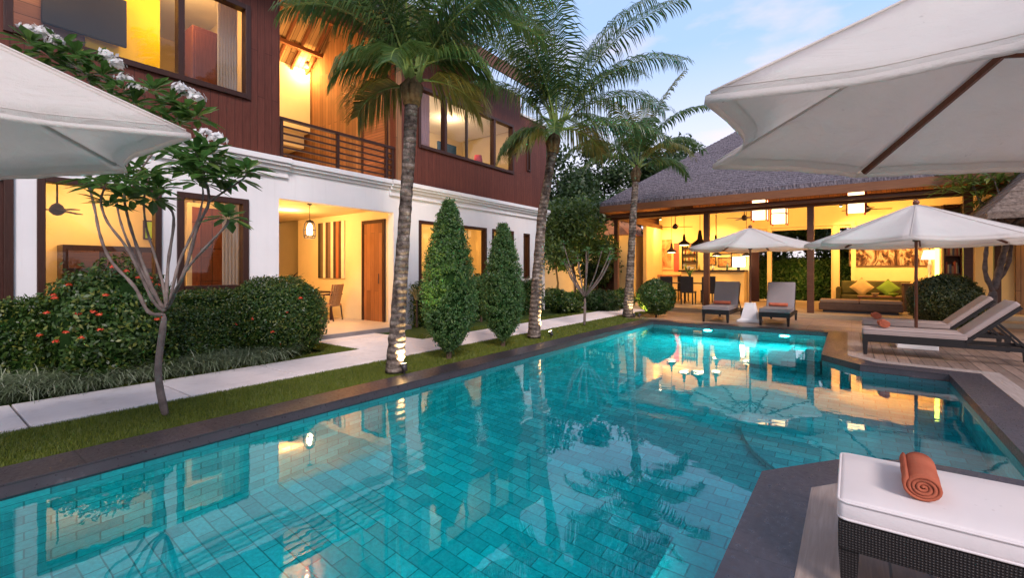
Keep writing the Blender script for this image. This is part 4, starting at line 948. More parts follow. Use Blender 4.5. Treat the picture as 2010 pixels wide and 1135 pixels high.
# ================================================================== UMBRELLAS
def umbrella(name, label, base, apex, hems, polebase=0.0, cut=0.05, sag=0.05, basemat=None, foot='block', ns=8, nr=8, valance=0.05, group='white market umbrellas around the pool', sleeve=()):
    """apex and hems in world metres; the cloth hangs in slack panels between the ribs"""
    t = thing(name, label, 'umbrella', base, group=group)
    A = Vector(apex); H = [Vector(h) for h in hems]; n = len(H)
    vs = []; fs = []; m = MB()
    hub = A - Vector((0, 0, 0.05))
    C = sum(H, Vector()) / n
    def pt(i, s, r):
        a = H[i]; b = H[(i+1) % n]
        e = a.lerp(b, s); k = math.sin(PI*s)
        e = e.lerp(Vector((C.x, C.y, e.z)), cut*k)
        p = A.lerp(e, r)
        p.z -= sag * (0.35*math.sin(PI*r)) * (1 + 0.5*k) + sag * k * r * 0.8
        w = 0.004 * math.sin(5*s*PI + i) * r * k
        p.z += w
        return p
    for i in range(n):
        o = len(vs)
        for a in range(nr + 1):
            for b in range(ns + 1): vs.append(pt(i, b/ns, 0.03 + 0.97*a/nr))
        for a in range(nr):
            for b in range(ns): q = o + a*(ns+1) + b; fs.append((q, q+ns+1, q+ns+2, q+1))
        if valance:
            o = len(vs)
            for b in range(ns + 1):
                p = pt(i, b/ns, 1.0); vs.append(p.copy()); dn = (p - A).normalized()
                vs.append(p + Vector((dn.x*0.15, dn.y*0.15, -1)) * valance * (1 + 0.05*math.sin(b*2.1 + i)))
            for b in range(ns): q = o + 2*b; fs.append((q, q+2, q+3, q+1))
    m.add(vs, fs)
    for i in range(n):
        m.tube([pt(i, 0, .06 + .93*q/10) + Vector((0, 0, .005)) for q in range(11)], 0.0045, 5)
        m.tube([pt(i, b/ns, 0.972) + Vector((0, 0, .004)) for b in range(ns + 1)], 0.0022, 4)
    c = m.build('canopy', CANVAS, t, smooth=True, solid=0.003)
    bpy.context.view_layer.objects.active = None
    for i in range(n):
        rp = []
        for q in (0.05, 0.17, 0.3, 0.43, 0.55, 0.68, 0.8, 0.9, 0.97):
            p = pt(i, 0, q); rp.append(p - Vector((0, 0, 0.036)))
        m = MB()
        if i in sleeve:
            m.tube([p + Vector((0, 0, .024)) for p in rp], 0.010, 8); m.build('rib_sleeve', CANVAS, t, smooth=True); continue
        for q in range(len(rp)-1): m.bar(rp[q], rp[q+1], 0.026, 0.030)
        m.build('rib', POLEW, t)
    m = MB(); m.lathe([(0.024, 0), (0.024, A.z - polebase - 0.02)], (A.x, A.y, polebase + .001), 14); m.build('pole', POLEW, t, smooth=True)
    m = MB(); m.lathe([(0.02, -0.03), (0.045, 0.0), (0.05, 0.03), (0.03, 0.06), (0.005, 0.07)], A, 12); m.build('finial', POLEW, t, smooth=True)
    rz = A.z - (A.z - H[0].z)*0.55 - 0.25
    m = MB(); m.lathe([(0.024, -.05), (0.05, -.04), (0.05, .04), (0.024, .05)], (A.x, A.y, rz), 12); m.build('runner', POLEW, t, smooth=True)
    for i in range(n):
        m = MB(); m.bar((A.x, A.y, rz), pt(i, 0, 0.5) - Vector((0,0,0.04)), 0.018, 0.02); m.build('strut', POLEW, t)
    if foot == 'pyramid':
        m = MB(); x, y = A.x, A.y; vs = []
        for (w, z) in ((0.28, 0), (0.28, 0.05), (0.20, 0.09), (0.12, 0.46), (0.12, 0.5)):
            vs += [(x-w, y-w, z+.005), (x+w, y-w, z+.005), (x+w, y+w, z+.005), (x-w, y+w, z+.005)]
        fs = [(3,2,1,0), (16,17,18,19)] + [(4*k+j, 4*k+(j+1) % 4, 4*k+4+(j+1) % 4, 4*k+4+j) for k in range(4) for j in range(4)]
        m.add(vs, fs); m.build('base', PLASTER, t, bevel=.008)
    else:
        m = MB(); m.box(A.x-.27, A.x+.27, A.y-.2, A.y+.2, polebase+.005, polebase + .11); m.build('base', PLASTER, t, bevel=.012)
    return t
def ringv(cx, cy, z, r, n, a0, sq=1.0): return [(cx + r*math.cos(a0 + 2*PI*k/n), cy + r*math.sin(a0 + 2*PI*k/n), z) for k in range(n)]
umbrella('patio_umbrella', 'white umbrella on a white pyramid base between the two loungers facing the pool', (-2.16, 13.5, 0), (-2.16, 13.5, 2.50), ringv(-2.16, 13.5, 1.97, 1.60, 8, R_(36.5)), foot='pyramid', cut=0.06)
umbrella('patio_umbrella', 'white umbrella with a brown pole between the two side-by-side loungers on the timber deck', (0.90, 10.6, 0), (0.90, 10.6, 2.52), ringv(0.90, 10.6, 1.86, 1.68, 8, R_(38)), cut=0.08, sag=0.04)
def CS(lat, dep, z): return (-SY*dep + CY*lat, CY*dep + SY*lat, z)
S = 0.65
def VH(px, py, h=S, dz=0.0):
    dep = h * FP / (HZ - py); return CS((px - 1005) / FP * dep, dep, EYE + h + dz)
T1 = VH(1385, 188); T1b = VH(1400, 322); T2 = VH(1681, 340); T0 = VH(1, 1)
k = S
hR = [CS(2.42*k, 1.50*k, EYE+k), T1, T1b, T2, CS(5.05*k, 4.40*k, EYE+k), CS(6.2*k, 3.0*k, EYE+k), CS(5.7*k, 1.4*k, EYE+k), CS(4.1*k, 0.5*k, EYE+k)]
aR = CS(2.873, 1.781, EYE + 1.71)
umbrella('patio_umbrella', 'large white umbrella seen from below at the corner over the near lounger', (aR[0], aR[1], 0), aR, hR, cut=0.10, sag=0.022, ns=12, nr=10, valance=0.03, sleeve=(2,))
V1 = VH(374, 262); V2 = VH(248, 332); V3 = VH(0, 346)
hL = [V1, V2, CS(-5.50*k, 4.85*k, EYE+k), CS(-6.8*k, 3.7*k, EYE+k), CS(-6.9*k, 2.0*k, EYE+k), CS(-5.6*k, 0.8*k, EYE+k), CS(-3.75*k, 2.12*k, EYE+k)]
hL = [CS(-3.75*k, 2.12*k, EYE+k), V1, V2, CS(-5.50*k, 4.85*k, EYE+k), CS(-6.8*k, 3.7*k, EYE+k), CS(-6.9*k, 2.0*k, EYE+k), CS(-5.6*k, 0.9*k, EYE+k)]
aL = CS(-5.2*k, 2.19*k, EYE + 2.40*k)
umbrella('patio_umbrella', 'white umbrella whose tip hides the frangipani branches and the house wall', (aL[0], aL[1], -0.36), aL, hL, polebase=-0.36, cut=0.08, sag=0.03, ns=12, nr=10, valance=0.025, sleeve=(1, 2, 3))
print('LEFT UMB', aL, 'RIGHT', aR)

# ================================================================== LOUNGERS AND TOWELS
def lounger(label, loc, rz, back=R_(42), group='sun loungers around the pool', L=1.95, W=0.62, flat=False, cm=None):
    """head end at +x"""
    cm = cm or CUSH
    t = thing('sun_lounger', label, 'sun lounger', loc, rz, group)
    S0 = L * 0.62 if not flat else L
    m = MB(); m.box(0, S0, -W/2, W/2, 0.21, 0.325); 
    m.build('seat_frame', WICKER, t, local=True, bevel=.008)
    for x in (0.035, L - 0.04):
        for s in (-1, 1):
            m = MB(); y = s*(W/2 - .035); m.add([(x-.034,y-.034,.209),(x+.034,y-.034,.209),(x+.034,y+.034,.209),(x-.034,y+.034,.209),(x-.022,y-.022,0),(x+.022,y-.022,0),(x+.022,y+.022,0),(x-.022,y+.022,0)],
                [(0,1,2,3),(7,6,5,4),(1,0,4,5),(2,1,5,6),(3,2,6,7),(0,3,7,4)]); m.build('leg', WICKER, t, local=True)
    if not flat:
        m = MB()
        for s in (-1, 1): m.box(S0 + .001, L, s*W/2 - (.04 if s > 0 else 0), s*W/2 + (.04 if s < 0 else 0), 0.21, 0.27)
        m.box(L - .05, L, -W/2 + .041, W/2 - .041, 0.21, 0.27); m.build('rail', WICKER, t, local=True)
        c, s = math.cos(back), math.sin(back); Lb = L - S0 + .04
        m = MB(); o = Vector((S0 - .02, 0, .30)); dx = Vector((c, 0, s)); nn = Vector((-s, 0, c))
        vs = []
        for p in (0, Lb):
            for y in (-W/2, W/2):
                for h in (-.03, 0.012): vs.append(o + dx*p + Vector((0, y, 0)) + nn*h)
        m.add(vs, [(0,1,3,2),(4,6,7,5),(0,4,5,1),(2,3,7,6),(0,2,6,4),(1,5,7,3)]); m.build('back_frame', WICKER, t, local=True)
        for s2 in (-1, 1):
            m = MB(); m.bar(o + dx*Lb*0.6 + Vector((0, s2*(W/2-.05), -.02)), (L - .12, s2*(W/2 - .05), .25), .025, .03); m.build('back_support', WICKER, t, local=True)
        # back cushion
        m = MB(); vs = []; nu, nv = 10, 6
        def pad(o, dx, nn, Lc, th, W):
            vs = []; fs = []
            for lay in (0, 1):
                for i in range(nu + 1):
                    for j in range(nv + 1):
                        a = i/nu; b = -1 + 2*j/nv; puff = (1 - (2*a-1)**8) * (1 - b**8)
                        vs.append(o + dx*(a*Lc) + Vector((0, b*W/2, 0)) + nn*(th*(0.10 + 0.06*puff if False else 0) + (th + .008*puff if lay else 0)))
            q = (nu+1)*(nv+1)
            for i in range(nu):
                for j in range(nv): a = i*(nv+1)+j; fs.append((a, a+1, a+nv+2, a+nv+1)); fs.append((q+a, q+a+nv+1, q+a+nv+2, q+a+1))
            for i in range(nu):
                for j in (0, nv): a = i*(nv+1)+j; f = (a, a+nv+1, q+a+nv+1, q+a); fs.append(f if j == 0 else f[::-1])
            for j in range(nv):
                for i in (0, nu): a = i*(nv+1)+j; f = (a, q+a, q+a+1, a+1); fs.append(f if i == 0 else f[::-1])
            return vs, fs
        m.add(*pad(o + nn*.016 + dx*.06, dx, nn, Lb - .04, .075, W - .02)); m.build('back_cushion', cm, t, local=True, bevel=.02, seg=3, smooth=True)
        m = MB(); m.add(*pad(Vector((0.0, 0, .328)), Vector((1,0,0)), Vector((0,0,1)), S0 + .01, .085, W - .01)); sc_ = m.build('seat_cushion', cm, t, local=True, bevel=.02, seg=3, smooth=True)
        for zz in (.336, .405):
            w2 = (W - .01)/2 + .001; e = .03; loop = []
            for (cx_, cy_, a0) in ((e, -w2+e, PI), (S0+.01-e, -w2+e, 1.5*PI), (S0+.01-e, w2-e, 0), (e, w2-e, .5*PI)):
                for k_ in range(5): a_ = a0 + .5*PI*k_/4; loop.append((cx_ + e*math.cos(a_), cy_ + e*math.sin(a_), zz + .002*math.sin(k_*3 + cx_*9)))
            m = MB(); m.tube(loop + [loop[0]], .0055, 6, cap=False); m.build('piping', cm, sc_, local=True, smooth=True)
    return t
Lg = lounger('nearest sun lounger, its pale cushion holding one rolled terracotta towel', (-0.045, 2.607, 0.005), 0)
L1 = lounger('sun lounger on the timber deck nearest the pool inlet, in front of the umbrella base', (0.14, 9.62, 0.005), 0, R_(44), W=0.62, cm=CUSHT)
L2 = lounger('sun lounger behind the umbrella base on the timber deck beside the round bush', (0.16, 11.25, 0.005), 0, R_(44), W=0.62, cm=CUSHT)
L3 = lounger('grey-backed lounger facing the pool beside the round bush, towel on its seat', (-2.86, 12.75, 0.005), R_(90), R_(62), W=0.66, cm=CUSHG)
L4 = lounger('grey-backed lounger facing the pool between the white pyramid base and dark post', (-1.52, 12.75, 0.005), R_(90), R_(62), W=0.66, cm=CUSHG)
def roll_towel(label, c, r, L, ang, turns=4.2, group='rolled terracotta towels on the loungers'):
    """a towel rolled up round its own axis, spiral visible at the ends"""
    m = MB(); n = 84; vs = []; fs = []; th = r / (turns + 0.4) * 0.80
    ax = Vector((math.cos(ang), math.sin(ang), 0)); sd = Vector((-ax.y, ax.x, 0))
    nl = 8
    for i in range(n + 1):
        f = i / n; a = 2*PI*turns*f - 0.6; rr = r * (0.10 + 0.90*f)
        for side in (0, 1):
            q = rr - (th if side else 0)
            for j in range(nl + 1):
                s = -1 + 2*j/nl; e = L/2 * (1 + 0.015*math.sin(a*1.3)) + (0.02*(1-f) if True else 0)*0 ; bul = 1 + 0.015*math.sin(j*1.7 + a)
                vs.append(Vector(c) + ax*(s*e) + sd*(math.cos(a)*q*bul) + Vector((0, 0, math.sin(a)*q*bul*0.88)))
    w = 2*(nl+1)
    for i in range(n):
        for j in range(nl):
            a = i*w + j; fs.append((a, a+1, a+w+1, a+w)); b = a + nl + 1; fs.append((b, b+w, b+w+1, b+1))
        for j in (0, nl):
            a = i*w + j; b = a + nl + 1; fs.append((a, a+w, b+w, b) if j == 0 else (a, b, b+w, a+w))
    a = n*w
    for j in range(nl): fs.append((a+j, a+j+1, a+nl+1+j+1, a+nl+1+j))
    m.add(vs, fs); o = m.build('rolled_towel', TOWEL, smooth=True); tag(o, label, 'towel', group); return o
roll_towel('large terracotta towel roll with its spiral end showing on the nearest lounger', (0.235, 2.60, 0.482), 0.066, 0.31, R_(88))
roll_towel('small terracotta towel roll at the foot of the deck lounger nearer the pool step', (0.42, 9.62, 0.495), 0.075, 0.28, R_(95))
roll_towel('small terracotta towel roll on the deck lounger behind the umbrella base', (0.38, 11.25, 0.495), 0.075, 0.28, R_(95))
roll_towel('dark red towel roll on the lounger beside the round bush', (-2.86, 13.55, 0.485), 0.06, 0.42, R_(2))
roll_towel('dark red towel roll on the lounger beside the dark pavilion post', (-1.52, 13.55, 0.485), 0.06, 0.42, R_(2))

# ================================================================== VEGETATION
def hedge_box(name, label, x0, x1, y0, y1, z1, n, L, mat, rg, group=None, z0=-0.03):
    t = thing(name, label, 'hedge', ((x0+x1)/2, (y0+y1)/2, 0), group=group)
    m = MB(); nx = 3; vs = []
    k = 0.07; m.box(x0+k, x1-k, y0+k, y1-k, z0, z1-k); core = m.build('shade_core', CORE, t)  # dark filler box standing for the shade inside the hedge
    # points over the faces by area
    ar = [(y1-y0)*(z1-z0), (y1-y0)*(x1-x0), (x1-x0)*(z1-z0), (x1-x0)*(z1-z0)]; tot = sum(ar); P_ = []; N_ = []
    for i, a in enumerate(ar):
        c = int(n*a/tot); u = rg.random(c); v = rg.random(c); dpt = -0.10*rg.random(c)**1.5 + 0.03*rg.normal(size=c)*0.8
        wob = 0.035*np.sin(u*23+i)*np.sin(v*9) + 0.03*np.sin((u*(y1-y0))*4.1)
        if i == 0: p = np.stack([x1 + dpt + wob, y0 + u*(y1-y0), z0 + v*(z1-z0)], 1); q = [1, 0, 0.3]
        elif i == 1: p = np.stack([x0 + v*(x1-x0), y0 + u*(y1-y0), z1 + dpt + wob], 1); q = [0, 0, 1]
        else: yy = y0 if i == 2 else y1; sg = -1 if i == 2 else 1; p = np.stack([x0 + u*(x1-x0), yy + sg*(dpt+wob), z0 + v*(z1-z0)], 1); q = [0, sg, 0.3]
        P_.append(p); N_.append(np.tile(q, (c, 1)) + 0.55*rg.normal(size=(c, 3)))
    p = np.concatenate(P_); q = np.concatenate(N_); q /= np.linalg.norm(q, axis=1, keepdims=True)
    m = MB(); add_np(m, *leaf_quads(p, q, L, L*0.5, rg))
    for i in rg.integers(0, len(p), max(30, len(p)//200)):
        d = q[i] + np.array([0, 0, .8]); d /= np.linalg.norm(d); e = rg.integers(4, 9); pp = p[i] + d*np.linspace(0, L*rg.uniform(.8, 2.4), e)[:, None] + rg.normal(size=(e, 3))*L*.18
        add_np(m, *leaf_quads(pp, rg.normal(size=(e, 3))*.5 + d, L*.9, L*.42, rg))
    m.build('foliage', mat, t); return t
def ball(name, label, c, r, n, L, mat, rg, lump=0.08, power=2.0, cat='bush', seed=0, group=None, depth=0.14, core=0.86, zmin=-1, stems=True, Wf=0.5):
    t = thing(name, label, cat, (c[0], c[1], 0), group=group)
    m = MB(); core_blob(m, c, r, power, core); m.build('shade_core', CORE, t)  # dark filler blob standing for the shade inside the bush
    p, q = blob_pts(n, c, r, rg, zmin, lump, power, depth, seed); q = q + 0.6*rg.normal(size=q.shape); q /= np.linalg.norm(q, axis=1, keepdims=True)
    p = p[:]; k = p[:, 2] > -0.02; p = p[k]; q = q[k]
    m = MB(); add_np(m, *leaf_quads(p, q, L, L*Wf, rg))
    k = max(20, len(p)//260); ii = rg.integers(0, len(p), k)
    for i in ii:
        d = q[i] + np.array([0, 0, .6]); d /= np.linalg.norm(d); e = rg.integers(4, 9); pp = p[i] + d*np.linspace(0, L*rg.uniform(.8, 2.0), e)[:, None] + rg.normal(size=(e, 3))*L*.18
        add_np(m, *leaf_quads(pp, rg.normal(size=(e, 3))*.5 + d, L*.9, L*.42, rg))
    m.build('foliage', mat, t)
    if stems:
        m = MB(); m.tube([(c[0], c[1], -0.03), (c[0], c[1], c[2])], [0.035, 0.02], 7); m.build('trunk', BARKD, t)
    return t
hedge_box('trimmed_hedge', 'long trimmed dark hedge under the ground floor windows of the villa', -8.62, -7.75, -2.0, 4.2, 1.0, 42000, 0.050, HEDGEL, rng)
hedge_box('trimmed_hedge', 'trimmed hedge along the white wall beyond the porch', -8.68, -8.05, 7.5, 12.6, 1.02, 16000, 0.06, HEDGEL, rng)
hedge_box('trimmed_hedge', 'front trimmed hedge between the flowering bush and the round clipped bush', -7.76, -7.30, 2.1, 3.6, 0.78, 15000, 0.045, HEDGEL, rng)
ball('clipped_bush', 'large round clipped bush at the corner of the branch path', (-7.55, 3.72, 0.58), (0.74, 0.74, 0.66), 26000, 0.046, HEDGEL, rng, 0.05, 2.3)
ix = ball('flowering_bush', 'loose dark bush dotted with orange-red flower heads below the large window', (-7.45, 1.62, 0.62), (0.66, 0.66, 0.80), 15000, 0.065, HEDGEL, rng, 0.16, seed=3, depth=0.3)
ball('clipped_bush', 'round clipped bush between the two conifers and the house wall', (-7.95, 9.35, 0.75), (0.42, 0.42, 0.52), 6000, 0.055, HEDGEL, rng)
def flowers(par, pts, r, n, mat, name='flower_head', ps=0.022, parent_local=False):
    for c in pts:
        d = rng.normal(size=(n, 3)); d /= np.linalg.norm(d, axis=1, keepdims=True); d[:, 2] = np.abs(d[:, 2])*0.8
        p = np.array(c) + d*r*rng.uniform(0.5, 1.0, (n, 1)); m = MB(); add_np(m, *leaf_quads(p, d, ps, ps*0.7, rng)); m.build(name, mat, par)
def onblob(c, r, az, el, k=1.03): return (c[0] + r[0]*k*math.cos(az)*math.cos(el), c[1] + r[1]*k*math.sin(az)*math.cos(el), c[2] + r[2]*k*math.sin(el))
fl = [onblob((-7.45,1.62,.62), (.66,.66,.80), R_(random.uniform(-80, 60)), R_(random.uniform(-10, 75))) for _ in range(22)]
flowers(ix, fl, 0.034, 45, REDF)
bb = [o for o in bpy.data.objects if o.name == 'clipped_bush'][0]
flowers(bb, [onblob((-7.55,3.72,.58), (.74,.74,.66), R_(a), R_(e)) for a, e in ((-50, 5), (-15, 12), (-30, -12), (5, 30), (-70, -2), (-20, -30))], 0.035, 40, REDF)

# conifers clipped to teardrops
def conifer(label, c, h, r, n, seed, group='teardrop conifers on the lawn'):
    t = thing('clipped_conifer', label, 'conifer', (c[0], c[1], 0), group=group)
    m = MB(); m.tube([(c[0], c[1], -0.03), (c[0]+.01, c[1], 0.3), (c[0], c[1], h*0.7)], [0.045, 0.035, 0.012], 8); m.build('trunk', BARKD, t)
    xs = [0, .04, .10, .18, .28, .42, .55, .68, .82, .92, 1.0]; ys = [.12, .34, .62, .86, .98, 1.0, .88, .70, .47, .26, .03]
    def prof(s): return r * np.interp(s, xs, ys)
    z0 = 0.12; m = MB(); pr = [(max(0.01, float(prof(s))*0.74), z0 + s*(h - z0)*0.96) for s in np.linspace(0.02, 0.97, 18)]; m.lathe(pr, (c[0], c[1], 0), 16); m.build('shade_core', CORE, t)  # dark filler body standing for the shade between the sprays
    m = MB(); ns = n // 17
    s = rng.random(ns) ** 0.9; a = rng.uniform(0, 2*PI, ns); lum = 1 + 0.10*np.sin(a*3 + seed + s*9)*np.sin(s*15 + a*2)
    rr = prof(s) * lum * (1 - 0.26*rng.random(ns)**1.5); z = z0 + s*(h - z0)
    out = np.stack([np.cos(a), np.sin(a), 0.75 + 0.5*rng.random(ns)], 1); out /= np.linalg.norm(out, axis=1, keepdims=True)
    base = np.stack([c[0] + rr*np.cos(a), c[1] + rr*np.sin(a), z], 1); ln = rng.uniform(0.05, 0.13, ns)
    k = 17; f = rng.random((ns, k)); sp = 0.028 * (1 - 0.6*f)
    p = base[:, None, :] + out[:, None, :]*(f*ln[:, None] - 0.04)[..., None] + rng.normal(size=(ns, k, 3))*sp[..., None]
    p = p.reshape(-1, 3); q = np.repeat(out, k, 0) + 0.9*rng.normal(size=(ns*k, 3)); q /= np.linalg.norm(q, axis=1, keepdims=True)
    add_np(m, *leaf_quads(p, q, 0.040, 0.017, rng, up=0.8))
    m.build('foliage', CONEL, t)
conifer('taller teardrop conifer standing nearest the lit palm trunk', (-4.99, 5.1), 2.42, 0.42, 34000, 1)
conifer('shorter teardrop conifer in front of the second window beyond the porch', (-5.02, 6.5), 2.17, 0.37, 28000, 4)

YFR = leafm('yellowing palm leaflets', (0.06, 0.085, 0.02), (0.20, 0.19, 0.04), 0.35, 0.4, (0.34, 0.22, 0.06))
# palms
def frond(mb, base, az, e0, L, droop, lmax, rg, twist=0.0, nl=52, hang=0.85, w=0.030, rac=0.022):
    ca, sa = math.cos(az), math.sin(az); n = 22; pts = [Vector(base)]; el = e0
    for i in range(n):
        s = (i + 1)/n; el = e0 - droop * s**1.6; a = az + twist*s
        pts.append(pts[-1] + Vector((math.cos(el)*math.cos(a), math.cos(el)*math.sin(a), math.sin(el))) * (L/n))
    rad = [rac*(1 - 0.88*(i/n)**0.8) * (1.9 if i < 2 else 1) for i in range(n + 1)]
    mb.tube(pts, rad, 5)
    rv = []; rf = []
    for j in range(nl):
        s = 0.15 + 0.85*(j + 0.5)/nl; f = s*n; i = min(n-1, int(f)); p = pts[i].lerp(pts[i+1], f - i); d = (pts[i+1] - pts[i]).normalized()
        side = d.cross(Vector((0, 0, 1)));
        if side.length < 0.05: side = Vector((-sa, ca, 0))
        side.normalize(); upv = side.cross(d).normalized()
        ll = lmax * (0.45 + 0.55*math.sin(PI*min(1, s*1.08)**0.75)) if s < 0.9 else lmax * (0.62 - 1.8*(s-0.9))
        for sg in (-1, 1):
            l2 = ll * rg.uniform(0.85, 1.1); fw = 0.45 + 0.55*s + rg.normal()*0.05
            o = (side*sg*(1.0) + d*fw + upv*(0.28 + rg.normal()*0.07)).normalized()
            p1 = p + o*l2*0.33; o2 = (o + Vector((0, 0, -hang*rg.uniform(0.6, 1.3)))).normalized(); p2 = p1 + o2*l2*0.35; o3 = (o2 + Vector((0, 0, -hang*1.1*rg.uniform(0.6, 1.4)))).normalized(); p3 = p2 + o3*l2*0.32
            wv = d * (w*0.5)
            if abs(o.dot(d)) > 0.85: wv = upv*(w*0.5)
            k = len(rv); rv += [p - wv*.6, p + wv*.6, p1 - wv, p1 + wv, p2 - wv*.8, p2 + wv*.8, p3]
            rf += [(k, k+1, k+3, k+2), (k+2, k+3, k+5, k+4), (k+4, k+5, k+6)]
    return rv, rf
def palm(label, trunk, rads, crown, fr, lmax, group='palms between the path and the pool', nl=52, w=0.03, mat=PALML, ylow=4):
    t = thing('palm_tree', label, 'palm tree', tuple(trunk[0]), group=group)
    m = MB(); pts = [Vector(p) for p in trunk]; fine = []; fr_r = []
    for i in range(len(pts) - 1):
        for k in range(12):
            f = k/12; fine.append(pts[i].lerp(pts[i+1], f)); r = rads[i] + (rads[i+1]-rads[i])*f; fr_r.append(r*(1 + 0.05*math.sin((i*12+k)*2.3) + random.uniform(-.03,.03)))
    fine.append(pts[-1]); fr_r.append(rads[-1]); m.tube(fine, fr_r, 16); m.build('trunk', PBARK, t, smooth=True)
    c = Vector(crown); m = MB(); a = pts[-1]
    for k in range(9):
        az = k*2.4; d = Vector((math.cos(az), math.sin(az), 0)); m.tube([a + d*rads[-1]*0.7 - Vector((0,0,.1)), a + d*rads[-1]*1.2 + Vector((0,0,.15)), c + d*0.03], [0.05, 0.055, 0.02], 6)
    m.build('leaf_bases', simple('palm fibre', (0.13, 0.09, 0.05), 0.9, 0.1, 0.5, 14, 0.6, 50), t, smooth=True)
    for fi, (az, e, L, dr) in enumerate(fr):
        fm = YFR if fi >= len(fr) - ylow else mat
        m = MB(); b = c + Vector((math.cos(R_(az)), math.sin(R_(az)), 0))*0.05 + Vector((0, 0, random.uniform(-.18, .12)))
        rv, rf = frond(m, b, R_(az), R_(e), L, R_(dr), lmax, rng, random.uniform(-.25, .25), nl=nl, w=w)
        nrf = len(m.f); m.add(rv, rf); o = m.build('frond', PETIOLE, t); o.data.materials.append(fm)
        mi = np.zeros(len(o.data.polygons), dtype=np.int32); mi[nrf:] = 1; o.data.polygons.foreach_set('material_index', mi)
    return t
# azimuths: image right is about 36 deg, away from the camera about 126 deg, image left 216 deg, towards the camera 306 deg
p1 = [G(775, 732), P(783, 600, 6.14), P(795, 420, 6.14), P(803, 300, 6.14), P(808, 192, 6.14)]
palm('tall palm with its trunk lit from below in front of the porch door', p1, [0.125, 0.098, 0.082, 0.082, 0.088], P(811, 150, 6.14),
     [(216, 72, 2.2, 88), (204, 82, 2.8, 62), (232, 64, 1.9, 95), (180, 74, 2.6, 75), (250, 76, 2.6, 70), (36, 68, 2.5, 80), (22, 80, 2.9, 60), (52, 58, 2.2, 90), (8, 62, 2.2, 90), (76, 70, 2.4, 80), (300, 80, 2.4, 60),
      (120, 66, 2.3, 75), (150, 82, 2.8, 55), (225, 84, 2.9, 60), (44, 84, 3.0, 55), (236, 22, 1.0, 80), (30, 24, 1.1, 85), (300, 14, .9, 80), (200, 8, .95, 75), (60, 10, 1.0, 75)], 0.76, nl=82, w=0.023, ylow=2)
p2 = [G(1048, 664), P(1053, 560, 9.3), P(1064, 420, 9.35), P(1078, 340, 9.4), P(1085, 290, 9.4)]
palm('tall palm beside the end of the villa with a lit trunk base', p2, [0.135, 0.105, 0.095, 0.09, 0.095], P(1092, 250, 9.4),
     [(216, 74, 3.2, 68), (206, 56, 2.7, 80), (228, 66, 2.9, 75), (190, 82, 3.5, 45), (36, 76, 3.5, 52), (28, 54, 3.0, 66), (46, 38, 2.7, 66), (18, 66, 3.4, 58), (60, 62, 3.1, 65), (90, 74, 3.2, 50), (150, 74, 3.1, 50),
      (300, 72, 2.9, 70), (270, 66, 2.7, 75), (38, 12, 2.2, 42), (250, 84, 3.5, 32), (215, 8, 1.2, 70), (300, 10, 1.1, 75), (60, 5, 1.2, 70), (245, 0, 1.0, 65)], 0.84, nl=76, w=0.027, ylow=2)
p3 = [G(1232, 623), P(1238, 520, 13.6), P(1243, 420, 13.6), P(1248, 350, 13.6)]
palm('slim palm at the far pool corner in front of the pavilion roof', p3, [0.15, 0.11, 0.10, 0.09], P(1250, 322, 13.6),
     [(216, 50, 2.4, 100), (200, 70, 2.7, 80), (230, 30, 1.9, 90), (36, 52, 2.4, 95), (20, 72, 2.7, 75), (50, 30, 1.9, 90), (126, 60, 2.4, 80), (306, 60, 2.2, 95), (270, 70, 2.5, 85), (340, 40, 2.0, 100), (90, 78, 2.9, 45), (45, 76, 3.3, 28)], 0.62, group='palms between the path and the pool', nl=56, w=0.04,
     mat=leafm('young palm leaflets', (0.030, 0.070, 0.014), (0.075, 0.15, 0.030), 0.35, 0.4, (0.26, 0.24, 0.05)))

# frangipanis
def whorl(mb, c, n, L, rg, up=0.55, W=0.055):
    """rosette of long leaves at a branch tip"""
    c = np.array(c); vs = []; fs = []; n = n + 3
    for i in range(n):
        a = i*2.4 + rg.uniform(-.2, .2); e = math.radians(rg.uniform(-15, 55)); l = L*rg.uniform(.7, 1.15)
        d = np.array([math.cos(a)*math.cos(e), math.sin(a)*math.cos(e), math.sin(e)]); s = np.cross(d, [0, 0, 1]); s /= np.linalg.norm(s); b = c + d*0.02; w = W*rg.uniform(.8, 1.15)
        dr = np.array([0, 0, -l*0.22]); k = len(vs); u = np.cross(s, d)
        vs += [b, b + d*l*.3 + s*w*.35 + u*.008, b + d*l*.3 - s*w*.35 + u*.008, b + d*l*.3, b + d*l*.68 + s*w*.55 + dr*.35, b + d*l*.68 - s*w*.55 + dr*.35, b + d*l*.68 + dr*.35 - u*.008, b + d*l + dr]
        fs += [(k, k+1, k+3), (k, k+3, k+2), (k+1, k+4, k+6, k+3), (k+3, k+6, k+5, k+2), (k+4, k+7, k+6), (k+6, k+7, k+5)]
    mb.add(vs, fs)
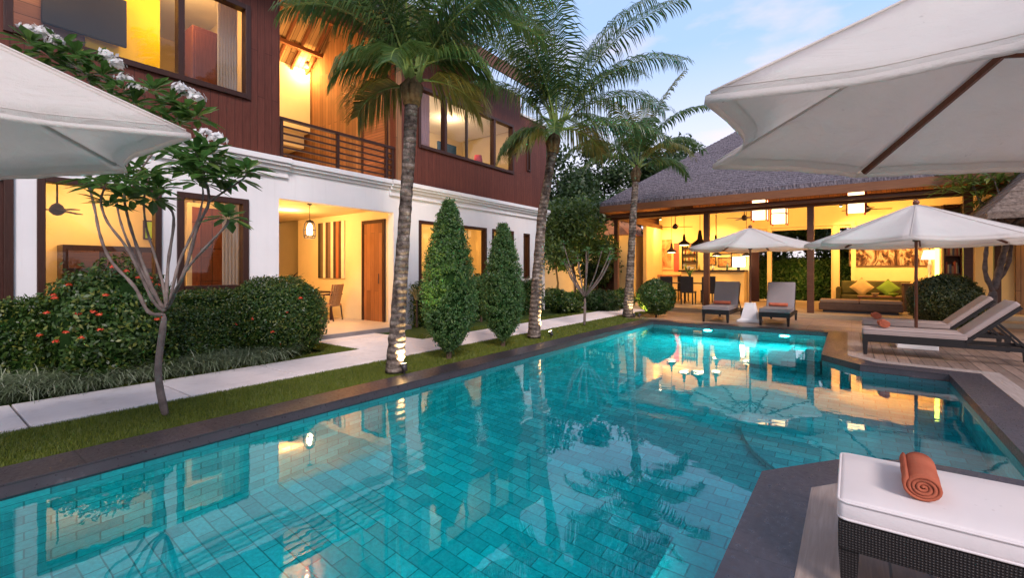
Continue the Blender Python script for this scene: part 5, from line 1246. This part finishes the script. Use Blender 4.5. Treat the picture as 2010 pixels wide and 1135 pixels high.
def frangipani(label, trunk, trad, branches, tips, L, mat, fl=(), wn_=13, name='frangipani_tree', W=0.07):
    t = thing(name, label, 'tree', tuple(trunk[0]))
    m = MB(); m.tube(trunk, trad, 10); m.build('trunk', BARK, t, smooth=True, sub=1)
    def curve(pts, r0, r1, k=5):
        pts = [Vector(p) for p in pts]; out = []; n = len(pts)
        for i in range(n - 1):
            p0 = pts[max(i-1, 0)]; p1 = pts[i]; p2 = pts[i+1]; p3 = pts[min(i+2, n-1)]
            for j in range(k):
                u = j/k; out.append(0.5*((2*p1) + (p2-p0)*u + (2*p0-5*p1+4*p2-p3)*u*u + (3*p1-p0-3*p2+p3)*u**3))
        out.append(pts[-1]); N = len(out)
        return out, [(r0 + (r1-r0)*i/(N-1)) * (1 + 0.13*math.sin(i*2.1 + r0*900) * (1 if i % 3 else 1.5)) for i in range(N)]
    for pts, r0, r1 in branches:
        m = MB(); cp, cr_ = curve(pts, r0, r1); m.tube(cp, cr_, 8); m.build('branch', BARK, t, smooth=True)
    m = MB()
    for c in tips: whorl(m, c, wn_, L, rng, W=W)
    m.build('crown', mat, t)
    if fl: flowers(t, fl, 0.10, 46, WHITEF, 'flower_cluster', 0.055)
    return t
D = 4.29
def q(px, py, dz=0.0): return P(px, py, D + dz)
tr = [q(327, 822), q(314, 770), q(308, 726), q(316, 674), q(324, 612)]; tr[0].z = -0.04
br = [([q(322,618), q(291,612,.05), q(264,563,.1), q(220,515,.2), q(198,467,.25), q(186,410,.3), q(176,350,.4), q(186,250,.5), q(170,150,.5), q(100,110,.5)], .024, .008),
      ([q(322,612), q(300,590,-.05), q(277,541,-.1), q(247,484,-.15), q(211,436,-.2), q(198,396,-.2), q(205,370,-.2)], .022, .010),
      ([q(324,610), q(304,577,.1), q(273,497,.2), q(251,427,.3), q(244,378,.3), q(250,300,.4), q(230,200,.5), q(215,160,.5)], .024, .008),
      ([q(326,606), q(330,519,.2), q(341,427,.3), q(317,396,.3), q(269,356,.4), q(262,330,.5)], .020, .009),
      ([q(328,606), q(361,537,-.1), q(388,445,-.15), q(410,396,-.2), q(400,340,-.2), q(385,300,-.2)], .024, .009),
      ([q(330,600), q(350,560,-.25), q(374,519,-.3), q(441,446,-.4), q(447,432,-.4)], .019, .010),
      ([q(408,398,-.2), q(440,376,-.2), q(476,352,-.25), q(484,340,-.25)], .013, .008),
      ([q(318,600,.1), q(290,556,.25), q(262,500,.4), q(238,440,.5), q(226,380,.5), q(225,350,.5)], .020, .009),
      ([q(326,598,.05), q(318,550,.1), q(300,490,.15), q(286,440,.1), q(283,390,.1), q(292,350,.1)], .019, .009),
      ([q(334,590,-.1), q(350,520,-.05), q(372,470,.05), q(392,420,.1), q(398,370,.1), q(378,330,.1)], .018, .008),
      ([q(244,378,.3), q(300,300,.35), q(350,230,.4), q(365,215,.4)], .014, .007)]
tips = [q(*a) for a in ((176,352,.4),(205,366,-.2),(232,352,.3),(262,334,.5),(290,352,.5),(310,372,.1),(385,302,-.2),(358,318,-.1),(412,300,-.1),(400,338,-.2),(432,352,-.3),(484,338,-.25),(372,340,.0),(447,430,-.4),(258,394,.2),(215,404,-.1),(340,296,.2),(392,362,-.3),(225,345,.5),(292,345,.1),(376,325,.1),(250,362,-.3),(300,392,.0),(276,372,.3),(460,352,-.2),(418,325,-.15),(395,318,-.3),
      (100,112,.5),(60,88,.5),(135,140,.6),(170,150,.5),(200,150,.5),(215,190,.5),(240,176,.5),(262,205,.5),(300,178,.5),(335,205,.4),(365,215,.4),(385,232,.4),(150,110,.5),(90,150,.6),(320,230,.4),(352,246,.4),(186,122,.5),(40,120,.6),(120,92,.5))]
flw = [q(*a) for a in ((84,66,.45),(110,84,.45),(212,112,.45),(228,128,.45),(246,158,.45),(270,176,.45),(366,184,.35),(388,196,.35),(352,178,.3),(60,60,.5),(402,268,-.1),(425,277,-.1))]
frangipani('slender frangipani with white blossoms rising from the lawn beside the left umbrella', tr, [.040, .033, .031, .031, .030], [(a, b*.78, c*.8) for a, b, c in br], tips, 0.24, FRANL, flw, 14)
def sapling(label, base, h, r, tips_n, spread, mat, L=0.22, seed=1, wn_=10):
    rg = np.random.default_rng(seed); b = Vector(base); top = b + Vector((0.02, 0, h*0.35)); br = []; tp = []
    for i in range(tips_n):
        a = i*2.4; e = top + Vector((math.cos(a)*spread*rg.uniform(.5, 1), math.sin(a)*spread*rg.uniform(.5, 1), h*rg.uniform(.38, .65))); mid = top.lerp(e, .5) + Vector((math.cos(a)*.06, math.sin(a)*.06, -.05))
        br.append(([top - Vector((0,0,.02)), mid, e], r*.55, r*.25)); tp.append(e)
    return frangipani(label, [b - Vector((0,0,.04)), b.lerp(top, .5) + Vector((.01,.01,0)), top], [r, r*.85, r*.8], br, tp, L, mat, (), wn_)
sapling('thin bare-branched sapling on the lawn between the second and third palms', (-5.28, 10.1, 0), 2.1, 0.04, 11, 0.75, FRANL, 0.15, 5, 5)

# strap-leaved border along the path
m = MB(); rv = []; rf = []
def strap(c, n, L, rg, lean=0.9, w=0.006):
    for i in range(n):
        a = rg.uniform(0, 2*PI); d = Vector((math.cos(a), math.sin(a), 0)); l = L*rg.uniform(.6, 1.2); s = Vector((-d.y, d.x, 0))*w
        p = Vector(c) + d*rg.uniform(0, .05); e = 1.25 - rg.uniform(0, .3); k = len(rv)
        for j in range(5):
            ww = s*(1 - (j/4.5)**2); rv.append(p - ww); rv.append(p + ww); p = p + (d*math.cos(e) + Vector((0,0,math.sin(e))))*(l/4); e -= 0.55*lean*(1+.3*rg.normal())
        for j in range(4): b = k + 2*j; rf.append((b, b+1, b+3, b+2))
for i in range(420): strap((rng.uniform(-7.45, -6.95), rng.uniform(0.6, 3.55), -0.02), 26, 0.44, rng)
for i in range(170): strap((rng.uniform(-7.5, -6.95), rng.uniform(-1.0, 0.6), -0.02), 22, 0.44, rng)
m.add(rv, rf); o = m.build('ground_cover', LIRI); tag(o, 'arching grey-green strap leaves edging the path below the hedge', 'ground cover', kind='stuff')
def potless(name, label, c, n, L, mat, w, cat='plant', lean=0.5, h=0.0):
    global rv, rf
    rv, rf = [], []; t = thing(name, label, cat, tuple(c)); strap((c[0], c[1], c[2] + h), n, L, rng, lean, w); m = MB(); m.add(rv, rf); m.build('leaves', mat, t)
    m = MB(); m.tube([(c[0], c[1], c[2]), (c[0], c[1], c[2] + h + .05)], [.03, .02], 7); m.build('stem', BARKD, t); return t
STRIPE = leafm('variegated leaves', (0.05, 0.09, 0.03), (0.40, 0.36, 0.16), 0.3, 0.4, (0.6, 0.52, 0.30))
potless('cordyline', 'dark-leaved cordyline showing above the round clipped bush at the porch', (-9.15, 4.75, 0.0), 26, 0.42, leafm('purple green leaves', (0.03, 0.03, 0.015), (0.10, 0.06, 0.03), 0.2), 0.028, h=0.98)
potless('variegated_dracaena', 'cream-striped dracaena beside the lit palm trunk at the porch corner', (-8.35, 7.45, 0.0), 40, 0.60, STRIPE, 0.022, h=0.65, lean=0.7)
potless('variegated_dracaena', 'tuft of pale arching leaves at the foot of the lit palm', (-6.55, 4.95+1.35, -0.02), 16, 0.40, STRIPE, 0.012, lean=0.9)

# big round bushes by the pavilion
b1 = ball('clipped_bush', 'round dark bush at the far pool corner beside the slim palm', (-4.55, 13.15, 0.60), (0.52, 0.50, 0.50), 13000, 0.06, HEDGEL, rng, 0.06, seed=2)
ball('clipped_bush', 'round bush behind the two deck loungers near the lounge', (1.72, 14.3, 0.66), (0.66, 0.62, 0.60), 14000, 0.06, leafm('bronze bush leaves', (0.03, 0.045, 0.010), (0.08, 0.095, 0.02), 0.2, 0.45, (0.2, 0.17, 0.04)), rng, 0.06, seed=5)

# background trees
def tree(label, base, h, r, n, L, mat, seed, trunk=0.14, clumps=9, name='garden_tree', group='trees behind the villa and pavilion', rz=0.8, cat='tree', low=0.35):
    rg = np.random.default_rng(seed); t = thing(name, label, cat, tuple(base), group=group); b = Vector(base)
    m = MB(); top = b + Vector((rg.normal()*.2, rg.normal()*.2, h*0.55)); m.tube([b - Vector((0,0,.1)), b.lerp(top, .5) + Vector((.08,.05,0)), top], [trunk, trunk*.8, trunk*.55], 9); m.build('trunk', BARKD, t, smooth=True)
    cs = []
    for i in range(clumps):
        a = i*2.4 + rg.uniform(-.3, .3); rr = r*math.sqrt((i+.5)/clumps)*0.8; z = h*(low + (1-low)*rg.uniform(.15, .9)*(1 - 0.35*(rr/r)**2)); cs.append(Vector((b.x + rr*math.cos(a), b.y + rr*math.sin(a), b.z + z)))
    for c in cs[::2]:
        m = MB(); m.tube([top - Vector((0,0,h*.1)), top.lerp(c, .55) + Vector((0,0,-.1)), c], [trunk*.4, trunk*.22, trunk*.08], 6); m.build('branch', BARKD, t, smooth=True)
    m = MB(); per = n // clumps
    for i, c in enumerate(cs):
        cr = r*rg.uniform(.36, .58); p, q_ = blob_pts(per, c, (cr, cr, cr*rz), rg, -1, 0.25, 2.0, 0.75, i + seed); q_ = q_ + 0.8*rg.normal(size=q_.shape); q_ /= np.linalg.norm(q_, axis=1, keepdims=True)
        add_np(m, *leaf_quads(p, q_, L, L*.5, rg))
    m.build('crown', mat, t); return t
for i, (px, py, t_, r, lb) in enumerate(((1105, 310, 26, 2.6, 'tall dark tree rising behind the end of the villa'), (1180, 285, 28, 2.8, 'dark tree behind the second palm beyond the villa'), (1262, 300, 31, 3.0, 'dark tree behind the slim palm'),
        (1352, 262, 33, 2.8, 'dark tree showing above the grey pavilion roof'), (1420, 255, 34, 3.0, 'dark tree behind the ridge near the large umbrella'), (1150, 400, 22, 2.2, 'lower dark tree between the villa end and pavilion'))):
    c = P(px, py, t_); tree(lb, (c.x, c.y, -.05), c.z * 1.08, r, 9000, 0.30, TREEL, 20 + i, 0.2, 10)
c = P(1128, 420, 17); tree('light green loose tree left of the pavilion eave', (c.x, c.y, -.05), 4.2, 1.35, 8000, 0.17, TREEY, 41, 0.07, 10, low=0.4)
c = P(1092, 480, 18.5); tree('small light green tree just beyond the villa wall', (c.x, c.y, -.05), 3.3, 1.0, 5000, 0.17, TREEY, 42, 0.05, 7, low=0.4)
c = P(1165, 500, 19); tree('low dark-leaved tree in front of the lit garden wall', (c.x, c.y, -.05), 2.7, 1.1, 5000, 0.15, TREEL, 43, 0.05, 7, low=0.3)
for i, (x, lb) in enumerate(((-3.6, 'dark garden tree seen through the narrow door gap'), (-1.6, 'dark garden tree filling the widest pavilion opening'), (0.3, 'dark garden tree behind the slim lounge opening'))):
    tree(lb, (x, 25.5, -.05), 5.0, 1.6, 6000, 0.22, TREEL, 60 + i, 0.12, 9, group='trees behind the villa and pavilion', low=0.1)
for i, (px, py, lb) in enumerate(((1085, 590, 'low bush at the lawn edge beyond the lit palm'), (1110, 600, 'low broad bush beside the far path'), (1180, 596, 'dark low bush in front of the pavilion side wall'), (1150, 588, 'small bush before the garden wall'), (1215, 592, 'small dark bush beside the left pavilion post'))):
    c = G(px, py + 14); ball('garden_bush', lb, (c.x, c.y, .3), (.55, .5, .38), 4500, 0.09, (TREEY, HEDGEL, TREEL)[i % 3], np.random.default_rng(80 + i), 0.2, seed=i, group='low bushes by the far path')
# garden wall beyond the villa and the service wing roof
o = thing('garden_wall', 'warm lit garden wall between the villa end and the pavilion', 'wall', (-11, 19.5, 0))
m = MB(); m.box(-16, -7.4, 22.0, 22.2, -.05, 2.6); m.build('wall', CREAM, o); m = MB(); m.box(-16, -7.4, 21.95, 22.25, 2.602, 2.72); m.build('coping', simple('terracotta slab', (0,0,0)), o)
lamp((-9.6, 20.6, 1.6), 70, WARM, .2); lamp((-12.2, 19.0, 1.2), 50, WARM, .2)
t = thing('service_lodge', 'small cream lodge with an orange-edged roof beside the pavilion', 'building', (-8.6, 23.5, 0))
m = MB(); m.box(-9.4, -7.45, 18.3, 21.8, -.05, 2.9); m.build('wall', CREAMP, t)
m = MB(); m.add([(-9.7, 18.0, 2.85), (-7.35, 18.0, 2.85), (-7.35, 21.9, 2.85), (-9.7, 21.9, 2.85), (-8.5, 19.0, 3.7), (-8.5, 21.0, 3.7)], [(0,1,4),(1,2,5,4),(2,3,5),(3,0,4,5),(3,2,1,0)]); m.build('roof', simple('terracotta tiles', (0.42, 0.17, 0.07), 0.7, .2, .2, 8), t)
m = MB(); m.box(-8.9, -8.1, 18.25, 18.299, 0, 2.05); m.build('door', FRAMEW, t)
lamp((-8.2, 17.2, 2.4), 45, WARM, .15)

# tree with orchids at the lounge corner
TD = 10.6
def q2(px, py, dz=0.0): return P(px, py, TD + dz)
tr = [G(1938, 660), q2(1942, 590), q2(1950, 560)]
tr = [Vector((q2(1945, 600).x, q2(1945, 600).y, -.05)), q2(1946, 600), q2(1950, 566)]
br = [([q2(1950,568), q2(1962,530), q2(1972,490), q2(1982,465), q2(1990,440), q2(2010,425)], .075, .04), ([q2(1948,570), q2(1934,535), q2(1936,490), q2(1940,455), q2(1925,400), q2(1910,365)], .05, .02),
      ([q2(1980,468), q2(1972,440), q2(1950,415), q2(1925,395)], .04, .015), ([q2(1952,560), q2(1978,520,.1), q2(1984,480,.1)], .05, .04), ([q2(1936,480), q2(1950,440,-.2), q2(1965,400,-.3), q2(1950,350,-.3)], .03, .012)]
tp = [q2(*a) for a in ((1870,355,.2),(1888,362,0),(1905,358,0),(1925,362,0),(1945,350,-.2),(1960,362,-.2),(1850,372,.1),(1900,376,0),(1935,378,0),(1975,352,-.2),(1995,350,-.2),(1925,392,0),(1915,410,0),(1880,340,.3),(1918,340,.2))]
frangipani('gnarled grey tree with strap leaves between the lounge wall and the thatched gazebo', tr, [.11, .10, .09], br, tp, 0.46, leafm('yellow green strap leaves', (0.05, 0.09, 0.015), (0.14, 0.19, 0.03), 0.3, 0.4, (0.30, 0.30, 0.06)), (), 13, 'lounge_tree', W=0.06)
# thatched gazebo, mostly out of the picture
t = thing('thatched_gazebo', 'corner of a thatched gazebo roof above the deck loungers', 'gazebo', (4.6, 14.8, 0))
gx0, gy0, gz = 2.10, 12.55, 2.45
A = [(gx0, gy0, gz), (gx0 + 4.4, gy0, gz), (gx0 + 4.4, gy0 + 3.6, gz), (gx0, gy0 + 3.6, gz), (gx0 + 1.9, gy0 + 1.8, gz + 2.2), (gx0 + 2.5, gy0 + 1.8, gz + 2.2)]
course_roof(A, 'roof', t, simple('brown thatch', (0.16, 0.12, 0.095), 0.95, .1, .5, 22, .8, 60), n=16, th=0.10)
for x in (gx0 + .7, gx0 + 3.9):
    for y in (gy0 + .5, gy0 + 3.2): m = MB(); m.box(x-.06, x+.06, y-.06, y+.06, 0.005, gz + .45); m.build('post', BEAM, t)

# ------------------------------------------------------------------ garden spotlights and pool lamps
def uplight(label, x, y, tgt, p, spot=55):
    t = thing('garden_spotlight', label, 'spotlight', (x, y, 0), group='black spotlights in the lawn')
    d = (Vector(tgt) - Vector((x, y, .09))).normalized(); c = Vector((x, y, .09))
    m = MB(); m.tube([c - d*.05, c + d*.05], [.030, .042], 12); m.build('housing', METAL, t, smooth=True)
    m = MB(); m.tube([(x, y, -.03), (x, y, .07)], .010, 6); m.build('stake', METAL, t)
    m = MB(); m.tube([c + d*.051, c + d*.053], [.036, .036], 12); m.build('bulb', LAMPE, t)
    l = lamp(c + d*.07, p, (1.0, .74, .36), .03, 'SPOT', spot=spot); aim(l, tgt)
uplight('black lawn spotlight lighting the tall palm in front of the porch', -4.69, 3.97, (-4.90, 4.00, .75), 95, 100)
uplight('black lawn spotlight lighting the palm beside the villa end', -4.86, 7.88, (-5.12, 7.78, .75), 95, 100)
uplight('black lawn spotlight lighting the round bush at the far pool corner', -4.85, 12.62, (-4.7, 13.1, .6), 12, 80)
uplight('black lawn spotlight lighting the slim palm', -5.0, 12.6, (-5.25, 12.9, .9), 20, 80)
uplight('black spotlight in the border lighting the light green trees', -8.5, 14.9, (-9.0, 16.2, 2.5), 90, 100)
def poollamp(x, y, z, dx, dy, p, label, seen=True):
    if seen:
        t = thing('pool_lamp', label, 'pool lamp', (x, y, z), group='round lamps under the water')
        c = Vector((x, y, z)); d = Vector((dx, dy, 0))
        m = MB(); m.tube([c, c + d*.02], [.11, .11], 20); m.build('rim', simple('steel', (.4, .4, .4), .3, .5), t); m = MB(); m.tube([c + d*.021, c + d*.026], [.085, .07], 20); m.build('lens', POOLE, t)
    l = lamp((x + dx*.12, y + dy*.12, z), p, (.80, 1.0, .95), .09, 'SPOT', spot=165, blend=1.0); aim(l, (x + dx*4, y + dy*4, z - .9))
poollamp(-2.86, 12.09, -.42, 0, -1, 110, 'round underwater lamp glowing in the far pool wall below the lounger by the bush')
poollamp(-1.22, 12.09, -.42, 0, -1, 110, 'round underwater lamp glowing in the far pool wall beneath the second grey-backed lounger')
poollamp(-.475, 2.0, -.42, -1, 0, 30, 'added round underwater lamp in the near pool wall under the nearest lounger')  # added to brighten the near water
poollamp(-.475, -2.0, -.42, -1, 0, 28, 'added unseen underwater lamp in the near pool wall behind the photographer')  # added out of view, also brightens the near water

hedge_box('tall_hedge', 'tall dark hedge behind the pavilion openings', -5.5, 2.5, 23.6, 24.4, 1.9, 9000, 0.16, TREEL, rng)
t = thing('flower_vase', 'white flowers in a dark vase on the dining table', 'vase', (-5.0, 18.2, .9))
m = MB(); m.lathe([(0.03, 0), (0.07, 0.05), (0.08, 0.14), (0.04, 0.24), (0.05, 0.28)], (-5.0, 18.2, .903), 14); m.build('vessel', BLACK, t, smooth=True)
rv, rf = [], []; strap((-5.0, 18.2, 1.15), 22, 0.5, rng, 0.35, 0.012); m = MB(); m.add(rv, rf); m.build('stems', FRANL, t)
flowers(t, [(-5.0 + random.uniform(-.2, .2), 18.2 + random.uniform(-.2, .2), 1.5 + random.uniform(-.1, .12)) for _ in range(6)], 0.05, 30, WHITEF, 'blossom', 0.05)
for k, (x, h, c, lb) in enumerate(((-5.75, .30, (.25,.30,.08), 'tall olive bottle at the start of the kitchen counter'), (-5.62, .24, (.45,.16,.05), 'short amber bottle beside the olive one'), (-5.2, .28, (.5,.35,.1), 'gold bottle before the middle of the kitchen counter'), (-4.65, .22, (.7,.65,.55), 'white jar in the middle of the kitchen counter'), (-4.1, .30, (.12,.18,.08), 'dark green bottle on the counter behind the pavilion post'))):
    o = MB().lathe([(0.01, 0), (0.04, 0.0), (0.04, h*.6), (0.014, h*.78), (0.014, h), (0.005, h)], (x, 20.35, 1.392), 12).build('bottle', simple('bottle glass %d' % k, c, 0.2, 0.6), smooth=True); tag(o, lb, 'bottle')

# bar shelf, wall washers added for uneven light, more clutter in the pavilion
t = thing('bar_shelf', 'dark open shelf of bottles and glasses between the coral hanging and the framed pictures', 'shelf', (-5.72, 20.8, 1.4))
m = MB()
for z in (1.75, 2.05, 2.35): m.box(-6.0, -5.42, 20.70, 20.88, z, z + .025)
for x in (-6.03, -5.42): m.box(x, x + .03, 20.70, 20.88, 1.42, 2.62)
m.build('carcass', BLACK, t)
k = 0
for z in (1.776, 2.076, 2.376):
    x = -5.96
    while x < -5.46:
        h = random.uniform(.14, .23); m = MB(); m.lathe([(.01, 0), (.026, 0), (.026, h*.6), (.009, h*.8), (.009, h), (.004, h)], (x, 20.79, z), 10); m.build('bottle', simple('bar bottle %d' % (k % 5), [(.5,.2,.05),(.15,.22,.06),(.7,.6,.4),(.3,.05,.03),(.6,.5,.2)][k % 5], .2, .6), t, smooth=True); x += .075; k += 1
for (x, y, tx, ty, p) in ((-6.6, 19.6, -6.8, 20.9, 40), (-4.6, 19.4, -4.4, 20.9, 55), (-0.3, 19.2, 0.3, 20.9, 55), (1.6, 19.0, 1.4, 20.9, 60), (4.0, 16.2, 3.9, 16.9, 20)):
    t = thing('ceiling_spotlight', {-6.6: 'small added ceiling spotlight over the terracotta-topped sideboard', -4.6: 'small added ceiling spotlight over the kitchen counter', -0.3: 'small added ceiling spotlight left of the wide brown painting', 1.6: 'small added ceiling spotlight over the wide brown painting', 4.0: 'small added ceiling spotlight over the golden teak door'}[x], 'spotlight', (x, y, 3.6))  # fixture added so its spot breaks up the even wall light
    m = MB(); m.lathe([(.05, 0), (.06, .14), (.02, .16)], (x, y, 3.55), 12); m.tube([(x, y, 3.7), (x, y, 5.6 if y < 19.7 else 5.8)], .008, 5); m.build('housing', METAL, t)
    m = MB(); m.lathe([(.01, 0), (.04, -.004), (.01, -.008)], (x, y, 3.549), 12); m.build('bulb', LAMPE, t)
    l = lamp((x, y, 3.5), p * 1.6, (1.0, .62, .22), .04, 'SPOT', spot=85, blend=.7); aim(l, (tx, ty, 1.9))

lamp((-1.6, 22.6, 1.2), 30, WARM, .2); lamp((-3.1, 22.4, .6), 14, WARM, .1)  # added lights without fixtures, brighten the dark pavilion openings from behind
